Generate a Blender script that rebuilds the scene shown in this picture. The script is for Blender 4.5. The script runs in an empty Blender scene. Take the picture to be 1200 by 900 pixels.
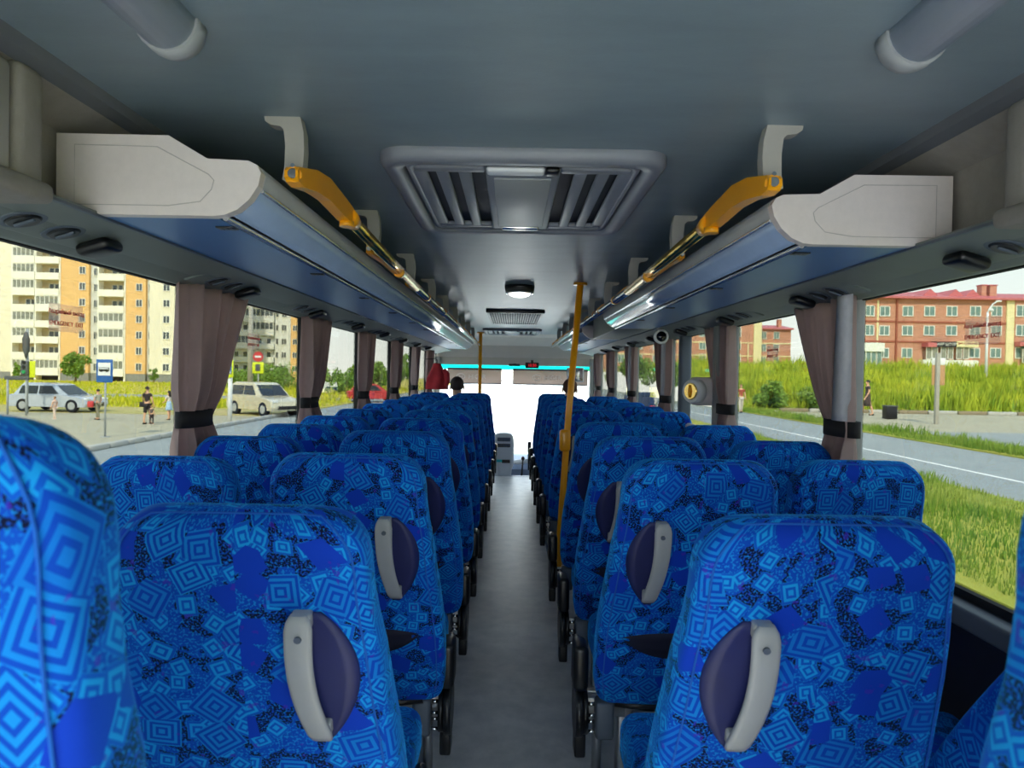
import bpy, bmesh, math, random
from mathutils import Vector, Matrix

random.seed(7)
SC = bpy.context.scene
COL = SC.collection
PI = math.pi
R = math.radians

# ------------------------------------------------------------------ camera
CAM_POS = Vector((-0.04, 0.0, 1.35))
FPX = 800.0
cam_data = bpy.data.cameras.new('camera')
cam_data.sensor_width = 36.0
cam_data.lens = 24.0
cam_data.clip_start = 0.02
cam_data.clip_end = 800
cam_data.dof.use_dof = True
cam_data.dof.focus_distance = 2.6
cam_data.dof.aperture_fstop = 7.0
cam = bpy.data.objects.new('camera', cam_data)
COL.objects.link(cam)
CAM_ROT = (Matrix.Rotation(R(90 - 0.86), 4, 'X') @ Matrix.Rotation(R(1.0), 4, 'Z'))
cam.matrix_world = Matrix.Translation(CAM_POS) @ CAM_ROT
SC.camera = cam

# ------------------------------------------------------------------ sky, sun, exposure
world = bpy.data.worlds.new('sky')
SC.world = world
world.use_nodes = True
wn = world.node_tree.nodes
wl = world.node_tree.links
wn.clear()
w_out = wn.new('ShaderNodeOutputWorld')
w_bg = wn.new('ShaderNodeBackground')
w_tc = wn.new('ShaderNodeTexCoord')
w_sep = wn.new('ShaderNodeSeparateXYZ')
w_ramp = wn.new('ShaderNodeValToRGB')
w_ramp.color_ramp.elements[0].position = 0.0
w_ramp.color_ramp.elements[0].color = (1.0, 0.98, 0.92, 1)
w_ramp.color_ramp.elements[1].position = 1.0
w_ramp.color_ramp.elements[1].color = (0.34, 0.52, 0.86, 1)
e = w_ramp.color_ramp.elements.new(0.25)
e.color = (0.78, 0.90, 0.97, 1)
wl.new(w_tc.outputs['Generated'], w_sep.inputs[0])
wl.new(w_sep.outputs['Z'], w_ramp.inputs[0])
wl.new(w_ramp.outputs[0], w_bg.inputs[0])
wl.new(w_bg.outputs[0], w_out.inputs[0])
w_bg.inputs['Strength'].default_value = 2.0

sun_d = bpy.data.lights.new('sun', 'SUN')
sun_d.energy = 5.0
sun_d.color = (1.0, 0.90, 0.72)
sun_d.angle = R(0.8)
sun = bpy.data.objects.new('sun', sun_d)
COL.objects.link(sun)
SUN_DIR = Vector((0.10, 0.74, -0.67)).normalized()
sun.rotation_euler = SUN_DIR.to_track_quat('-Z', 'Y').to_euler()

SC.view_settings.view_transform = 'Standard'
SC.view_settings.look = 'None'
SC.view_settings.exposure = 1.4
SC.view_settings.gamma = 1.0
SC.view_settings.use_curve_mapping = False
SC.cycles.max_bounces = 10
SC.cycles.diffuse_bounces = 6
SC.cycles.transparent_max_bounces = 16
SC.cycles.use_denoising = True
SC.cycles.caustics_reflective = False
SC.cycles.caustics_refractive = False


# ------------------------------------------------------------------ helpers
def at(u, v, Y):
    """world point at forward distance Y that the photograph shows at pixel u, v"""
    d = CAM_ROT.to_3x3() @ Vector(((u - 600) / FPX, (450 - v) / FPX, -1.0))
    return CAM_POS + d * (Y / d.y)


def on_ground(u, v, z):
    d = CAM_ROT.to_3x3() @ Vector(((u - 600) / FPX, (450 - v) / FPX, -1.0))
    return CAM_POS + d * ((z - CAM_POS.z) / d.z)


def lin(c):
    return c / 12.92 if c <= 0.04045 else ((c + 0.055) / 1.055) ** 2.4


def rgb(r, g, b):
    return (lin(r / 255), lin(g / 255), lin(b / 255), 1.0)


def tag(o, label=None, cat=None, group=None, kind=None):
    if label: o['label'] = label
    if cat: o['category'] = cat
    if group: o['group'] = group
    if kind: o['kind'] = kind
    return o


def empty(name, loc=(0, 0, 0), rz=0.0, parent=None):
    o = bpy.data.objects.new(name, None)
    o.empty_display_size = 0.1
    COL.objects.link(o)
    o.location = loc
    o.rotation_euler = (0, 0, rz)
    o.parent = parent
    return o


def link_mesh(name, me, parent=None, loc=(0, 0, 0)):
    o = bpy.data.objects.new(name, me)
    COL.objects.link(o)
    o.location = loc
    o.parent = parent
    return o


def copy_tree(o, parent=None):
    kids = list(o.children)
    c = o.copy()
    COL.objects.link(c)
    c.parent = parent
    for k in kids:
        copy_tree(k, c)
    return c


class MB:
    """collects shapes into one mesh"""
    def __init__(self):
        self.v = []; self.f = []; self.m = []; self.uv = {}
        self.s = []

    def add(self, vs, fs, mi=0, smooth=False):
        b = len(self.v)
        self.v += [tuple(p) for p in vs]
        for f in fs:
            self.f.append([i + b for i in f]); self.m.append(mi); self.s.append(smooth)
        return self

    def box(self, x0, x1, y0, y1, z0, z1, mi=0):
        vs = [(x0, y0, z0), (x1, y0, z0), (x1, y1, z0), (x0, y1, z0), (x0, y0, z1), (x1, y0, z1), (x1, y1, z1), (x0, y1, z1)]
        return self.add(vs, [(0, 3, 2, 1), (4, 5, 6, 7), (0, 1, 5, 4), (1, 2, 6, 5), (2, 3, 7, 6), (3, 0, 4, 7)], mi)

    def rbox(self, x0, x1, y0, y1, z0, z1, r=0.01, seg=2, mi=0, smooth=True):
        bm = bmesh.new()
        bmesh.ops.create_cube(bm, size=1.0)
        for q in bm.verts:
            q.co = Vector(((x0 + x1) / 2 + q.co.x * (x1 - x0), (y0 + y1) / 2 + q.co.y * (y1 - y0), (z0 + z1) / 2 + q.co.z * (z1 - z0)))
        bmesh.ops.bevel(bm, geom=bm.edges[:], offset=r, segments=seg, profile=0.5, affect='EDGES', clamp_overlap=True)
        bm.verts.index_update()
        self.add([q.co[:] for q in bm.verts], [[q.index for q in f.verts] for f in bm.faces], mi, smooth)
        bm.free()
        return self

    def prism(self, pts, axis, a, b, mi=0, smooth=False):
        """extrude a 2D outline along an axis from a to b"""
        n = len(pts)
        def P(p, t):
            return {'x': (t, p[0], p[1]), 'y': (p[0], t, p[1]), 'z': (p[0], p[1], t)}[axis]
        vs = [P(p, a) for p in pts] + [P(p, b) for p in pts]
        fs = [[i, (i + 1) % n, n + (i + 1) % n, n + i] for i in range(n)]
        self.add(vs, fs, mi, smooth)
        base = len(self.v) - 2 * n
        self.f.append([base + i for i in range(n - 1, -1, -1)]); self.m.append(mi); self.s.append(False)
        self.f.append([base + n + i for i in range(n)]); self.m.append(mi); self.s.append(False)
        return self

    def tube(self, pts, r, n=10, mi=0, caps=True, closed=False):
        pts = [Vector(p) for p in pts]
        rs = r if isinstance(r, (list, tuple)) else [r] * len(pts)
        vs = []; fs = []
        up = None
        L = len(pts)
        for i, p in enumerate(pts):
            if closed:
                t = (pts[(i + 1) % L] - pts[i - 1]).normalized()
            else:
                t = (pts[min(i + 1, L - 1)] - pts[max(i - 1, 0)]).normalized()
            if up is None:
                up = t.orthogonal().normalized()
            up = (up - t * up.dot(t))
            if up.length < 1e-6:
                up = t.orthogonal()
            up.normalize()
            sd = t.cross(up)
            for k in range(n):
                a = 2 * PI * k / n
                vs.append(p + (up * math.cos(a) + sd * math.sin(a)) * rs[i])
        rows = L if closed else L - 1
        for i in range(rows):
            j = (i + 1) % L
            for k in range(n):
                fs.append([i * n + k, i * n + (k + 1) % n, j * n + (k + 1) % n, j * n + k])
        self.add(vs, fs, mi, True)
        if caps and not closed:
            b = len(self.v) - len(vs)
            self.f.append([b + k for k in range(n - 1, -1, -1)]); self.m.append(mi); self.s.append(False)
            e = b + (L - 1) * n
            self.f.append([e + k for k in range(n)]); self.m.append(mi); self.s.append(False)
        return self

    def cyl(self, c, r, h, axis='z', n=20, mi=0, r2=None):
        c = Vector(c)
        d = {'x': Vector((1, 0, 0)), 'y': Vector((0, 1, 0)), 'z': Vector((0, 0, 1))}[axis]
        return self.tube([c, c + d * h], [r, r if r2 is None else r2], n, mi)

    def ball(self, c, rx, ry, rz, nu=14, nv=9, mi=0, zmin=-1.0):
        vs = []; fs = []
        for j in range(nv + 1):
            t = -PI / 2 + PI * j / nv
            z = max(math.sin(t), zmin)
            for i in range(nu):
                a = 2 * PI * i / nu
                vs.append((c[0] + rx * math.cos(t) * math.cos(a), c[1] + ry * math.cos(t) * math.sin(a), c[2] + rz * z))
        for j in range(nv):
            for i in range(nu):
                fs.append([j * nu + i, j * nu + (i + 1) % nu, (j + 1) * nu + (i + 1) % nu, (j + 1) * nu + i])
        return self.add(vs, fs, mi, True)

    def loft(self, rings, mi=0, smooth=True, caps=True, closed=True):
        n = len(rings[0])
        vs = [p for r in rings for p in r]
        fs = []
        for i in range(len(rings) - 1):
            for k in range(n if closed else n - 1):
                fs.append([i * n + k, i * n + (k + 1) % n, (i + 1) * n + (k + 1) % n, (i + 1) * n + k])
        self.add(vs, fs, mi, smooth)
        if caps and closed:
            b = len(self.v) - len(vs)
            self.f.append([b + k for k in range(n - 1, -1, -1)]); self.m.append(mi); self.s.append(False)
            e = b + (len(rings) - 1) * n
            self.f.append([e + k for k in range(n)]); self.m.append(mi); self.s.append(False)
        return self

    def xform(self, M):
        self.v = [tuple(M @ Vector(p)) for p in self.v]
        return self

    def mirror_x(self):
        self.v = [(-p[0], p[1], p[2]) for p in self.v]
        self.f = [f[::-1] for f in self.f]
        return self

    def mesh(self, name, mats):
        me = bpy.data.meshes.new(name)
        me.from_pydata(self.v, [], self.f)
        if not isinstance(mats, (list, tuple)): mats = [mats]
        for m in mats: me.materials.append(m)
        me.polygons.foreach_set('material_index', self.m)
        me.polygons.foreach_set('use_smooth', self.s)
        bm = bmesh.new(); bm.from_mesh(me)
        bmesh.ops.recalc_face_normals(bm, faces=bm.faces)
        bm.to_mesh(me); bm.free()
        me.update()
        return me

    def build(self, name, mats, parent=None, loc=(0, 0, 0)):
        return link_mesh(name, self.mesh(name, mats), parent, loc)


# ------------------------------------------------------------------ materials
def mat(name, color, rough=0.6, metal=0.0, noise=0.0, nscale=8.0, bump=0.0, bscale=60.0, sheen=0.0, coat=0.0, color2=None, stretch=None):
    m = bpy.data.materials.new(name)
    m.use_nodes = True
    nt = m.node_tree
    b = nt.nodes['Principled BSDF']
    b.inputs['Base Color'].default_value = color
    b.inputs['Roughness'].default_value = rough
    b.inputs['Metallic'].default_value = metal
    if sheen:
        b.inputs['Sheen Weight'].default_value = sheen
    if coat:
        b.inputs['Coat Weight'].default_value = coat
    tc = nt.nodes.new('ShaderNodeTexCoord')
    src = tc.outputs['Object']
    if stretch:
        mp = nt.nodes.new('ShaderNodeMapping')
        mp.inputs['Scale'].default_value = stretch
        nt.links.new(src, mp.inputs[0]); src = mp.outputs[0]
    if noise or color2:
        n = nt.nodes.new('ShaderNodeTexNoise')
        n.inputs['Scale'].default_value = nscale
        n.inputs['Detail'].default_value = 6
        n.inputs['Roughness'].default_value = 0.65
        nt.links.new(src, n.inputs['Vector'])
        mx = nt.nodes.new('ShaderNodeMix'); mx.data_type = 'RGBA'
        c2 = color2 or tuple(max(0, c * (1 - noise)) for c in color[:3]) + (1,)
        mx.inputs['A'].default_value = color; mx.inputs['B'].default_value = c2
        rp = nt.nodes.new('ShaderNodeMapRange')
        rp.inputs['From Min'].default_value = 0.35; rp.inputs['From Max'].default_value = 0.65
        nt.links.new(n.outputs['Fac'], rp.inputs['Value'])
        nt.links.new(rp.outputs[0], mx.inputs['Factor'])
        nt.links.new(mx.outputs['Result'], b.inputs['Base Color'])
    if bump:
        n2 = nt.nodes.new('ShaderNodeTexNoise')
        n2.inputs['Scale'].default_value = bscale
        n2.inputs['Detail'].default_value = 4
        nt.links.new(src, n2.inputs['Vector'])
        bp = nt.nodes.new('ShaderNodeBump')
        bp.inputs['Strength'].default_value = bump
        bp.inputs['Distance'].default_value = 0.01
        nt.links.new(n2.outputs['Fac'], bp.inputs['Height'])
        nt.links.new(bp.outputs[0], b.inputs['Normal'])
    return m


def glass(name, tint, refl=0.05, rough=0.0):
    m = bpy.data.materials.new(name)
    m.use_nodes = True
    nt = m.node_tree
    nt.nodes.clear()
    o = nt.nodes.new('ShaderNodeOutputMaterial')
    t = nt.nodes.new('ShaderNodeBsdfTransparent'); t.inputs[0].default_value = tint
    g = nt.nodes.new('ShaderNodeBsdfGlossy'); g.inputs['Roughness'].default_value = rough
    ge = nt.nodes.new('ShaderNodeNewGeometry')
    dt = nt.nodes.new('ShaderNodeVectorMath'); dt.operation = 'DOT_PRODUCT'
    nt.links.new(ge.outputs['Normal'], dt.inputs[0]); nt.links.new(ge.outputs['Incoming'], dt.inputs[1])
    prev = dt.outputs['Value']
    for op, v in (('ABSOLUTE', None), ('SUBTRACT', 'inv'), ('POWER', 5.0), ('MULTIPLY', 0.45), ('ADD', refl * 0.5)):
        n = nt.nodes.new('ShaderNodeMath'); n.operation = op
        if v == 'inv':
            n.inputs[0].default_value = 1.0; nt.links.new(prev, n.inputs[1])
        else:
            nt.links.new(prev, n.inputs[0])
            if v is not None: n.inputs[1].default_value = v
        prev = n.outputs[0]
    mp = n
    mx = nt.nodes.new('ShaderNodeMixShader')
    nt.links.new(mp.outputs[0], mx.inputs[0])
    nt.links.new(t.outputs[0], mx.inputs[1]); nt.links.new(g.outputs[0], mx.inputs[2])
    nt.links.new(mx.outputs[0], o.inputs[0])
    return m


def emit(name, color, s):
    m = bpy.data.materials.new(name)
    m.use_nodes = True
    b = m.node_tree.nodes['Principled BSDF']
    b.inputs['Base Color'].default_value = color
    b.inputs['Emission Color'].default_value = color
    b.inputs['Emission Strength'].default_value = s
    return m


def seat_fabric():
    """velour with rotated concentric squares, plain blue lozenges and dark speckle"""
    m = bpy.data.materials.new('patterned_blue_velour')
    m.use_nodes = True
    nt = m.node_tree; N = nt.nodes; L = nt.links
    b = N['Principled BSDF']
    uv = N.new('ShaderNodeUVMap')
    oi = N.new('ShaderNodeObjectInfo')
    off = N.new('ShaderNodeVectorMath'); off.operation = 'SCALE'; off.inputs['Scale'].default_value = 13.7
    cmb = N.new('ShaderNodeCombineXYZ')
    L.new(oi.outputs['Random'], cmb.inputs[0])
    ml = N.new('ShaderNodeMath'); ml.operation = 'MULTIPLY'; ml.inputs[1].default_value = 3.31
    L.new(oi.outputs['Random'], ml.inputs[0]); L.new(ml.outputs[0], cmb.inputs[1])
    L.new(cmb.outputs[0], off.inputs[0])
    add = N.new('ShaderNodeVectorMath'); add.operation = 'ADD'
    L.new(uv.outputs[0], add.inputs[0]); L.new(off.outputs[0], add.inputs[1])
    P = add.outputs[0]

    def math_(op, a, b_=None, clamp=False):
        n = N.new('ShaderNodeMath'); n.operation = op; n.use_clamp = clamp
        for i, q in enumerate((a, b_)):
            if q is None: continue
            if isinstance(q, (int, float)): n.inputs[i].default_value = q
            else: L.new(q, n.inputs[i])
        return n.outputs[0]

    def mixc(f, a, b_):
        n = N.new('ShaderNodeMix'); n.data_type = 'RGBA'
        for k, q in (('Factor', f), ('A', a), ('B', b_)):
            if isinstance(q, (tuple, int, float)): n.inputs[k].default_value = q
            else: L.new(q, n.inputs[k])
        return n.outputs['Result']

    def noise(scale, detail=2.0, vec=None):
        n = N.new('ShaderNodeTexNoise'); n.inputs['Scale'].default_value = scale; n.inputs['Detail'].default_value = detail
        L.new(vec or P, n.inputs['Vector'])
        return n.outputs['Fac']

    def motif(scale, seed, ring, half):
        o = N.new('ShaderNodeVectorMath'); o.operation = 'ADD'; o.inputs[1].default_value = (seed, seed * 0.37, 0)
        L.new(P, o.inputs[0])
        vo = N.new('ShaderNodeTexVoronoi'); vo.voronoi_dimensions = '2D'; vo.inputs['Scale'].default_value = scale
        vo.inputs['Randomness'].default_value = 0.75
        L.new(o.outputs[0], vo.inputs['Vector'])
        sub = N.new('ShaderNodeVectorMath'); sub.operation = 'SUBTRACT'
        L.new(o.outputs[0], sub.inputs[0]); L.new(vo.outputs['Position'], sub.inputs[1])
        sc = N.new('ShaderNodeSeparateColor'); L.new(vo.outputs['Color'], sc.inputs[0])
        ang = math_('MULTIPLY', sc.outputs[0], 2 * PI)
        rot = N.new('ShaderNodeVectorRotate'); rot.rotation_type = 'Z_AXIS'
        L.new(sub.outputs[0], rot.inputs['Vector']); L.new(ang, rot.inputs['Angle'])
        sx = N.new('ShaderNodeSeparateXYZ'); L.new(rot.outputs[0], sx.inputs[0])
        asp = math_('ADD', math_('MULTIPLY', sc.outputs[1], 0.5), 0.75)
        ax = math_('MULTIPLY', math_('ABSOLUTE', sx.outputs[0]), asp)
        ay = math_('ABSOLUTE', sx.outputs[1])
        ch = math_('MAXIMUM', ax, ay)
        st = math_('LESS_THAN', math_('FRACT', math_('MULTIPLY', ch, ring)), 0.52)
        ins = math_('LESS_THAN', ch, half)
        loz = math_('LESS_THAN', math_('ADD', math_('MULTIPLY', ax, 0.75), ay), half * 0.92)
        return st, ins, loz, sc.outputs[2], sc.outputs[1]

    deep = rgb(4, 56, 180)
    mid = rgb(8, 90, 204)
    cyan = rgb(22, 156, 236)
    royal = rgb(14, 62, 194)
    dark = rgb(8, 14, 50)
    base = mixc(noise(26, 3), deep, mid)
    # fine cyan flecks and dark speckle clusters in the ground
    fl = math_('GREATER_THAN', noise(210, 1), 0.56)
    base = mixc(math_('MULTIPLY', fl, 0.6), base, cyan)
    clu = math_('GREATER_THAN', noise(19, 2), 0.50)
    spk = math_('GREATER_THAN', noise(260, 2), 0.47)
    base = mixc(math_('MULTIPLY', clu, spk), base, dark)
    # small broken line pieces
    st2, in2, lo2, r2, g2 = motif(24, 5.3, 120, 0.017)
    k2 = math_('MULTIPLY', in2, math_('GREATER_THAN', r2, 0.35))
    base = mixc(k2, base, mixc(st2, mid, cyan))
    # large motifs
    st, ins, loz, rb, gb = motif(13.5, 0.0, 98, 0.033)
    big = math_('MULTIPLY', ins, math_('GREATER_THAN', rb, 0.52))
    lines = mixc(math_('ADD', math_('MULTIPLY', gb, 0.55), 0.3), mid, cyan)
    base = mixc(big, base, mixc(st, mixc(0.4, deep, mid), lines))
    pl = math_('MULTIPLY', loz, math_('LESS_THAN', rb, 0.20))
    base = mixc(pl, base, royal)
    pur = math_('MULTIPLY', math_('GREATER_THAN', noise(34, 1), 0.67), math_('GREATER_THAN', noise(90, 1), 0.5))
    base = mixc(math_('MULTIPLY', pur, 0.6), base, rgb(70, 40, 190))
    shade = mixc(noise(5, 2), (0.72, 0.72, 0.72, 1), (1, 1, 1, 1))
    mu = N.new('ShaderNodeMix'); mu.data_type = 'RGBA'; mu.blend_type = 'MULTIPLY'; mu.inputs['Factor'].default_value = 1
    L.new(base, mu.inputs['A']); L.new(shade, mu.inputs['B'])
    L.new(mu.outputs['Result'], b.inputs['Base Color'])
    b.inputs['Roughness'].default_value = 0.85
    b.inputs['Specular IOR Level'].default_value = 0.15
    b.inputs['Sheen Weight'].default_value = 0.5
    b.inputs['Sheen Roughness'].default_value = 0.45
    b.inputs['Sheen Tint'].default_value = rgb(50, 180, 255)
    bp = N.new('ShaderNodeBump'); bp.inputs['Strength'].default_value = 0.12; bp.inputs['Distance'].default_value = 0.004
    L.new(noise(420, 2), bp.inputs['Height']); L.new(bp.outputs[0], b.inputs['Normal'])
    return m


M = {}
M['fabric'] = seat_fabric()
M['piping'] = mat('blue_piping', rgb(6, 92, 190), 0.9)
M['navy'] = mat('navy_plastic', rgb(22, 32, 92), 0.5, noise=0.2)
M['pocket'] = mat('pocket_opening_shade', rgb(16, 18, 44), 0.8)  # dark colour stands for the shade inside the seat pocket opening
M['black'] = mat('black_plastic', rgb(20, 21, 26), 0.35, noise=0.3, nscale=20)
M['rubber'] = mat('black_rubber', rgb(16, 16, 18), 0.8)
M['handle'] = mat('grey_plastic', rgb(160, 163, 165), 0.4, noise=0.06)
M['casing'] = mat('slate_plastic', rgb(88, 98, 112), 0.5, noise=0.1)
M['chrome'] = mat('chrome', (0.85, 0.86, 0.88, 1), 0.14, 1.0)
M['steel'] = mat('steel', (0.45, 0.46, 0.48, 1), 0.35, 1.0)
M['yellow'] = mat('yellow_paint', rgb(255, 172, 10), 0.32, noise=0.06, coat=0.3)
M['gold'] = mat('gold_tube', (0.95, 0.66, 0.22, 1), 0.16, 1.0)
M['cove'] = mat('dark_cove_strip', rgb(96, 100, 104), 0.85)
M['vinyl'] = mat('slate_ceiling_vinyl', rgb(128, 144, 152), 0.36, noise=0.14, nscale=3, bump=0.08, bscale=140, stretch=(1, 3, 1))
M['side_fabric'] = mat('grey_side_fabric', rgb(152, 146, 138), 0.9, noise=0.1, nscale=30, bump=0.15, bscale=300)
M['beige'] = mat('beige_plastic', rgb(232, 222, 218), 0.5, noise=0.05, nscale=40, bump=0.03, bscale=500)
M['groove'] = mat('groove_grey', rgb(186, 178, 175), 0.6)
M['hanger'] = mat('hanger_grey', rgb(176, 172, 164), 0.5, noise=0.05)
M['underside'] = mat('rack_underside_reflected_blue', rgb(58, 122, 186), 0.38, noise=0.12, nscale=2.5, stretch=(1, 0.25, 1))  # grey laminate with the blue reflection of the seats put into its colour
M['duct'] = mat('duct_grey_plastic', rgb(116, 124, 120), 0.5, noise=0.1, nscale=5)
M['cover'] = mat('lamp_cover_acrylic', rgb(150, 172, 205), 0.16, noise=0.08, coat=0.5)
M['tube_cover'] = mat('pale_lamp_tube', rgb(206, 216, 230), 0.25, noise=0.05)
M['alu'] = mat('aluminium_strip', (0.8, 0.82, 0.84, 1), 0.25, 1.0)
M['hatch'] = mat('hatch_grey_plastic', rgb(128, 132, 142), 0.4, noise=0.12, nscale=6)
M['hatch_dark'] = mat('hatch_slot_black', rgb(30, 33, 40), 0.6)
M['bulkhead'] = mat('cream_bulkhead', rgb(196, 190, 178), 0.6, noise=0.06)
M['lower'] = mat('dark_side_panel', rgb(40, 38, 46), 0.55, noise=0.15, nscale=20)
M['sill'] = mat('grey_sill', rgb(100, 104, 108), 0.45)
M['pillar'] = mat('grey_pillar', rgb(150, 152, 152), 0.6, noise=0.08)
M['floor'] = mat('grey_floor_vinyl', rgb(232, 230, 228), 0.36, color2=rgb(206, 206, 206), nscale=9, bump=0.1, bscale=260)
M['curtain'] = mat('mauve_grey_curtain', rgb(198, 176, 174), 0.8, noise=0.15, nscale=14, sheen=0.3, bump=0.1, bscale=350)
_nt = M['curtain'].node_tree
_tr = _nt.nodes.new('ShaderNodeBsdfTranslucent'); _tr.inputs[0].default_value = rgb(212, 190, 186)
_mx = _nt.nodes.new('ShaderNodeMixShader'); _mx.inputs[0].default_value = 0.5
_nt.links.new(_nt.nodes['Principled BSDF'].outputs[0], _mx.inputs[1]); _nt.links.new(_tr.outputs[0], _mx.inputs[2])
_nt.links.new(_mx.outputs[0], [n for n in _nt.nodes if n.type == 'OUTPUT_MATERIAL'][0].inputs[0])
M['curtain_lining'] = mat('pale_curtain_lining', rgb(214, 214, 220), 0.7, noise=0.1, nscale=40)
M['cloth_black'] = mat('black_tie_band', rgb(26, 25, 28), 0.8)
M['glass'] = glass('tinted_window_glass', (0.44, 0.455, 0.44, 1), 0.05)
M['clear'] = glass('clear_windshield_glass', (0.95, 0.97, 0.97, 1), 0.03)
M['cyan'] = glass('cyan_sun_band_glass', (0.05, 0.62, 0.58, 1), 0.03)
M['lens'] = mat('black_lens', rgb(10, 10, 14), 0.12)
M['white'] = mat('white_plastic', rgb(232, 234, 236), 0.45, noise=0.04)
M['lampwhite'] = emit('lamp_diffuser', (1.0, 0.97, 0.9, 1), 3.0)
# ================================================================== BUS SHELL
WX = 1.19            # inner face of the side walls
CZ = 1.935           # ceiling
WT, WB = 1.645, 0.76  # window top and bottom
Y0, Y1 = -0.95, 10.0


def struct(name, mb, mats, parent=None, label=None):
    o = mb.build(name, mats, parent)
    if parent is None:
        o['kind'] = 'structure'
    if label: o['label'] = label
    return o


fl = MB().box(-1.25, 1.25, Y0, 9.0, -0.12, 0.0)
floor = struct('floor', fl, M['floor'], label='grey vinyl bus floor with the long aisle')
fl = MB().box(-1.25, 1.25, 9.0, 11.1, -0.5, -0.32).box(-1.25, 1.25, 8.98, 9.0, -0.5, -0.001)
struct('driver_floor', fl, M['floor'], floor)
tr = MB().box(-1.25, 1.25, 8.965, 9.0, 0.0, 0.006)
struct('step_edge', tr, M['steel'], floor)

ce = MB().box(-1.25, 1.25, Y0 - 0.05, Y1, CZ, CZ + 0.06)
ceiling = struct('ceiling', ce, M['vinyl'], label='slate grey vinyl ceiling of the bus')

# pillars along each side (front edge positions)
PIL_L = [-0.95, 0.95, 2.39, 3.74, 5.09, 6.44, 7.79, 9.12, 10.6]
PIL_R = [-0.95, 1.05, 2.45, 3.80, 5.28, 6.78, 8.18, 9.48, 10.6]
wn_count = 0
for sx, side, pil in ((-1, 'left', PIL_L), (1, 'right', PIL_R)):
    def X(a, b):
        return (min(sx * a, sx * b), max(sx * a, sx * b))
    w = MB()
    w.box(*X(WX, WX + 0.06), Y0, 10.75, WT + 0.0, CZ + 0.06)                 # above the windows
    w.box(*X(WX, WX + 0.06), Y0, 10.75, -0.5, WB)
    wall = struct('wall_' + side, w, M['lower'], label='dark lower side wall on the %s of the bus' % side)
    # grey felt panel between ceiling and duct
    pts = [(0.955, CZ), (0.965, CZ - 0.02), (1.052, 1.868), (1.072, 1.684), (1.12, 1.684), (1.12, CZ)]
    p = MB().prism([(sx * a, z) for a, z in pts], 'y', Y0, Y1)
    struct('felt_panel', p, M['side_fabric'], wall)
    cove = MB().prism([(sx * a, z) for a, z in ((0.915, CZ), (0.93, CZ - 0.016), (0.962, CZ - 0.026), (0.975, CZ - 0.012), (0.975, CZ))], 'y', Y0, Y1)
    struct('cove_strip', cove, M['cove'], wall)
    # duct underside carrying the reading lamps
    d = MB().prism([(sx * a, z) for a, z in ((0.955, 1.690), (0.955, 1.681), (1.10, 1.655), (1.17, 1.634), (1.19, 1.634), (1.19, 1.690))], 'y', Y0, 10.3)
    struct('duct_panel', d, M['duct'], wall)
    s = MB().rbox(*X(WX - 0.05, WX + 0.01), Y0, 10.7, WB - 0.055, WB, 0.01)
    struct('sill_rail', s, M['sill'], wall)
    h = MB().rbox(*X(WX - 0.07, WX), Y0, 9.0, 0.10, 0.24, 0.012)
    struct('heater_box', h, M['lower'], wall)
    struct('trim_' + side, MB().prism([(sx * 0.952, 1.6845), (sx * 0.962, 1.6845), (sx * 0.962, 1.678), (sx * 0.952, 1.678)], 'y', Y0, Y1), M['casing'])
    for i in range(len(pil) - 1):
        a, b = pil[i], pil[i + 1]
        wn_count += 1
        g = MB().box(*X(WX + 0.028, WX + 0.034), a, b, WB - 0.02, WT + 0.01)
        wo = struct('window_%d' % wn_count, g, M['glass'], label='tinted side window pane on the %s of the bus' % side)
        f = MB()
        f.box(*X(WX + 0.010, WX + 0.030), a, b, WB, WB + 0.022)
        f.box(*X(WX + 0.010, WX + 0.030), a, b, WT - 0.012, WT)
        struct('rubber_seal', f, M['rubber'], wo)
        if i > 0:
            pf = MB().rbox(*X(WX - 0.02, WX + 0.026), a - 0.018, a + 0.015, WB, WT, 0.01)
            struct('pillar', pf, M['rubber'] if sx < 0 else M['pillar'], wo)
            pe = MB().box(*X(WX - 0.005, WX + 0.0275), a + 0.0155, a + 0.04, WB, WT)
            struct('black_edge', pe, M['rubber'], wo)

# rear wall with its back window
w = MB().box(-1.25, 1.25, Y0 - 0.06, Y0, -0.12, 0.48).box(-1.25, 1.25, Y0 - 0.06, Y0, 1.74, CZ + 0.06)
w.box(-1.25, -1.16, Y0 - 0.06, Y0, 0.48, 1.74).box(1.16, 1.25, Y0 - 0.06, Y0, 0.48, 1.74)
struct('wall_rear', w, M['lower'], label='dark rear wall of the bus behind the last seats')
struct('window_17', MB().box(-1.16, 1.16, Y0 - 0.035, Y0 - 0.03, 0.48, 1.74), M['clear'], label='wide rear window pane of the bus')

# front: bulkhead above, windshield, cyan sun band
prof = [(10.0, CZ), (10.25, 1.90), (10.5, 1.78), (10.66, 1.60), (10.70, 1.48), (10.78, 1.48), (10.78, CZ + 0.06), (9.98, CZ + 0.06)]
b = MB(); n = len(prof)
b.prism(prof, 'x', -1.25, 1.25)
front = struct('wall_front', b, M['bulkhead'], label='cream bulkhead above the windshield')
struct('dash_wall', MB().box(-1.25, 1.25, 11.0, 11.06, -0.5, 0.06), M['lower'], front)
WS = lambda z: 10.72 + (1.50 - z) * 0.2
def ws_quad(z0, z1, x0=-1.2, x1=1.2, off=0.0):
    t = 0.006
    return MB().prism([(WS(z0) + off, z0), (WS(z1) + off, z1), (WS(z1) + off + t, z1), (WS(z0) + off + t, z0)], 'x', x0, x1)
ws = struct('window_18', ws_quad(0.04, 1.41), M['clear'], label='clear windshield pane at the front of the bus')
struct('sun_band', ws_quad(1.41, 1.52), M['cyan'], ws, 'cyan tinted strip along the windshield top')
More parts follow.
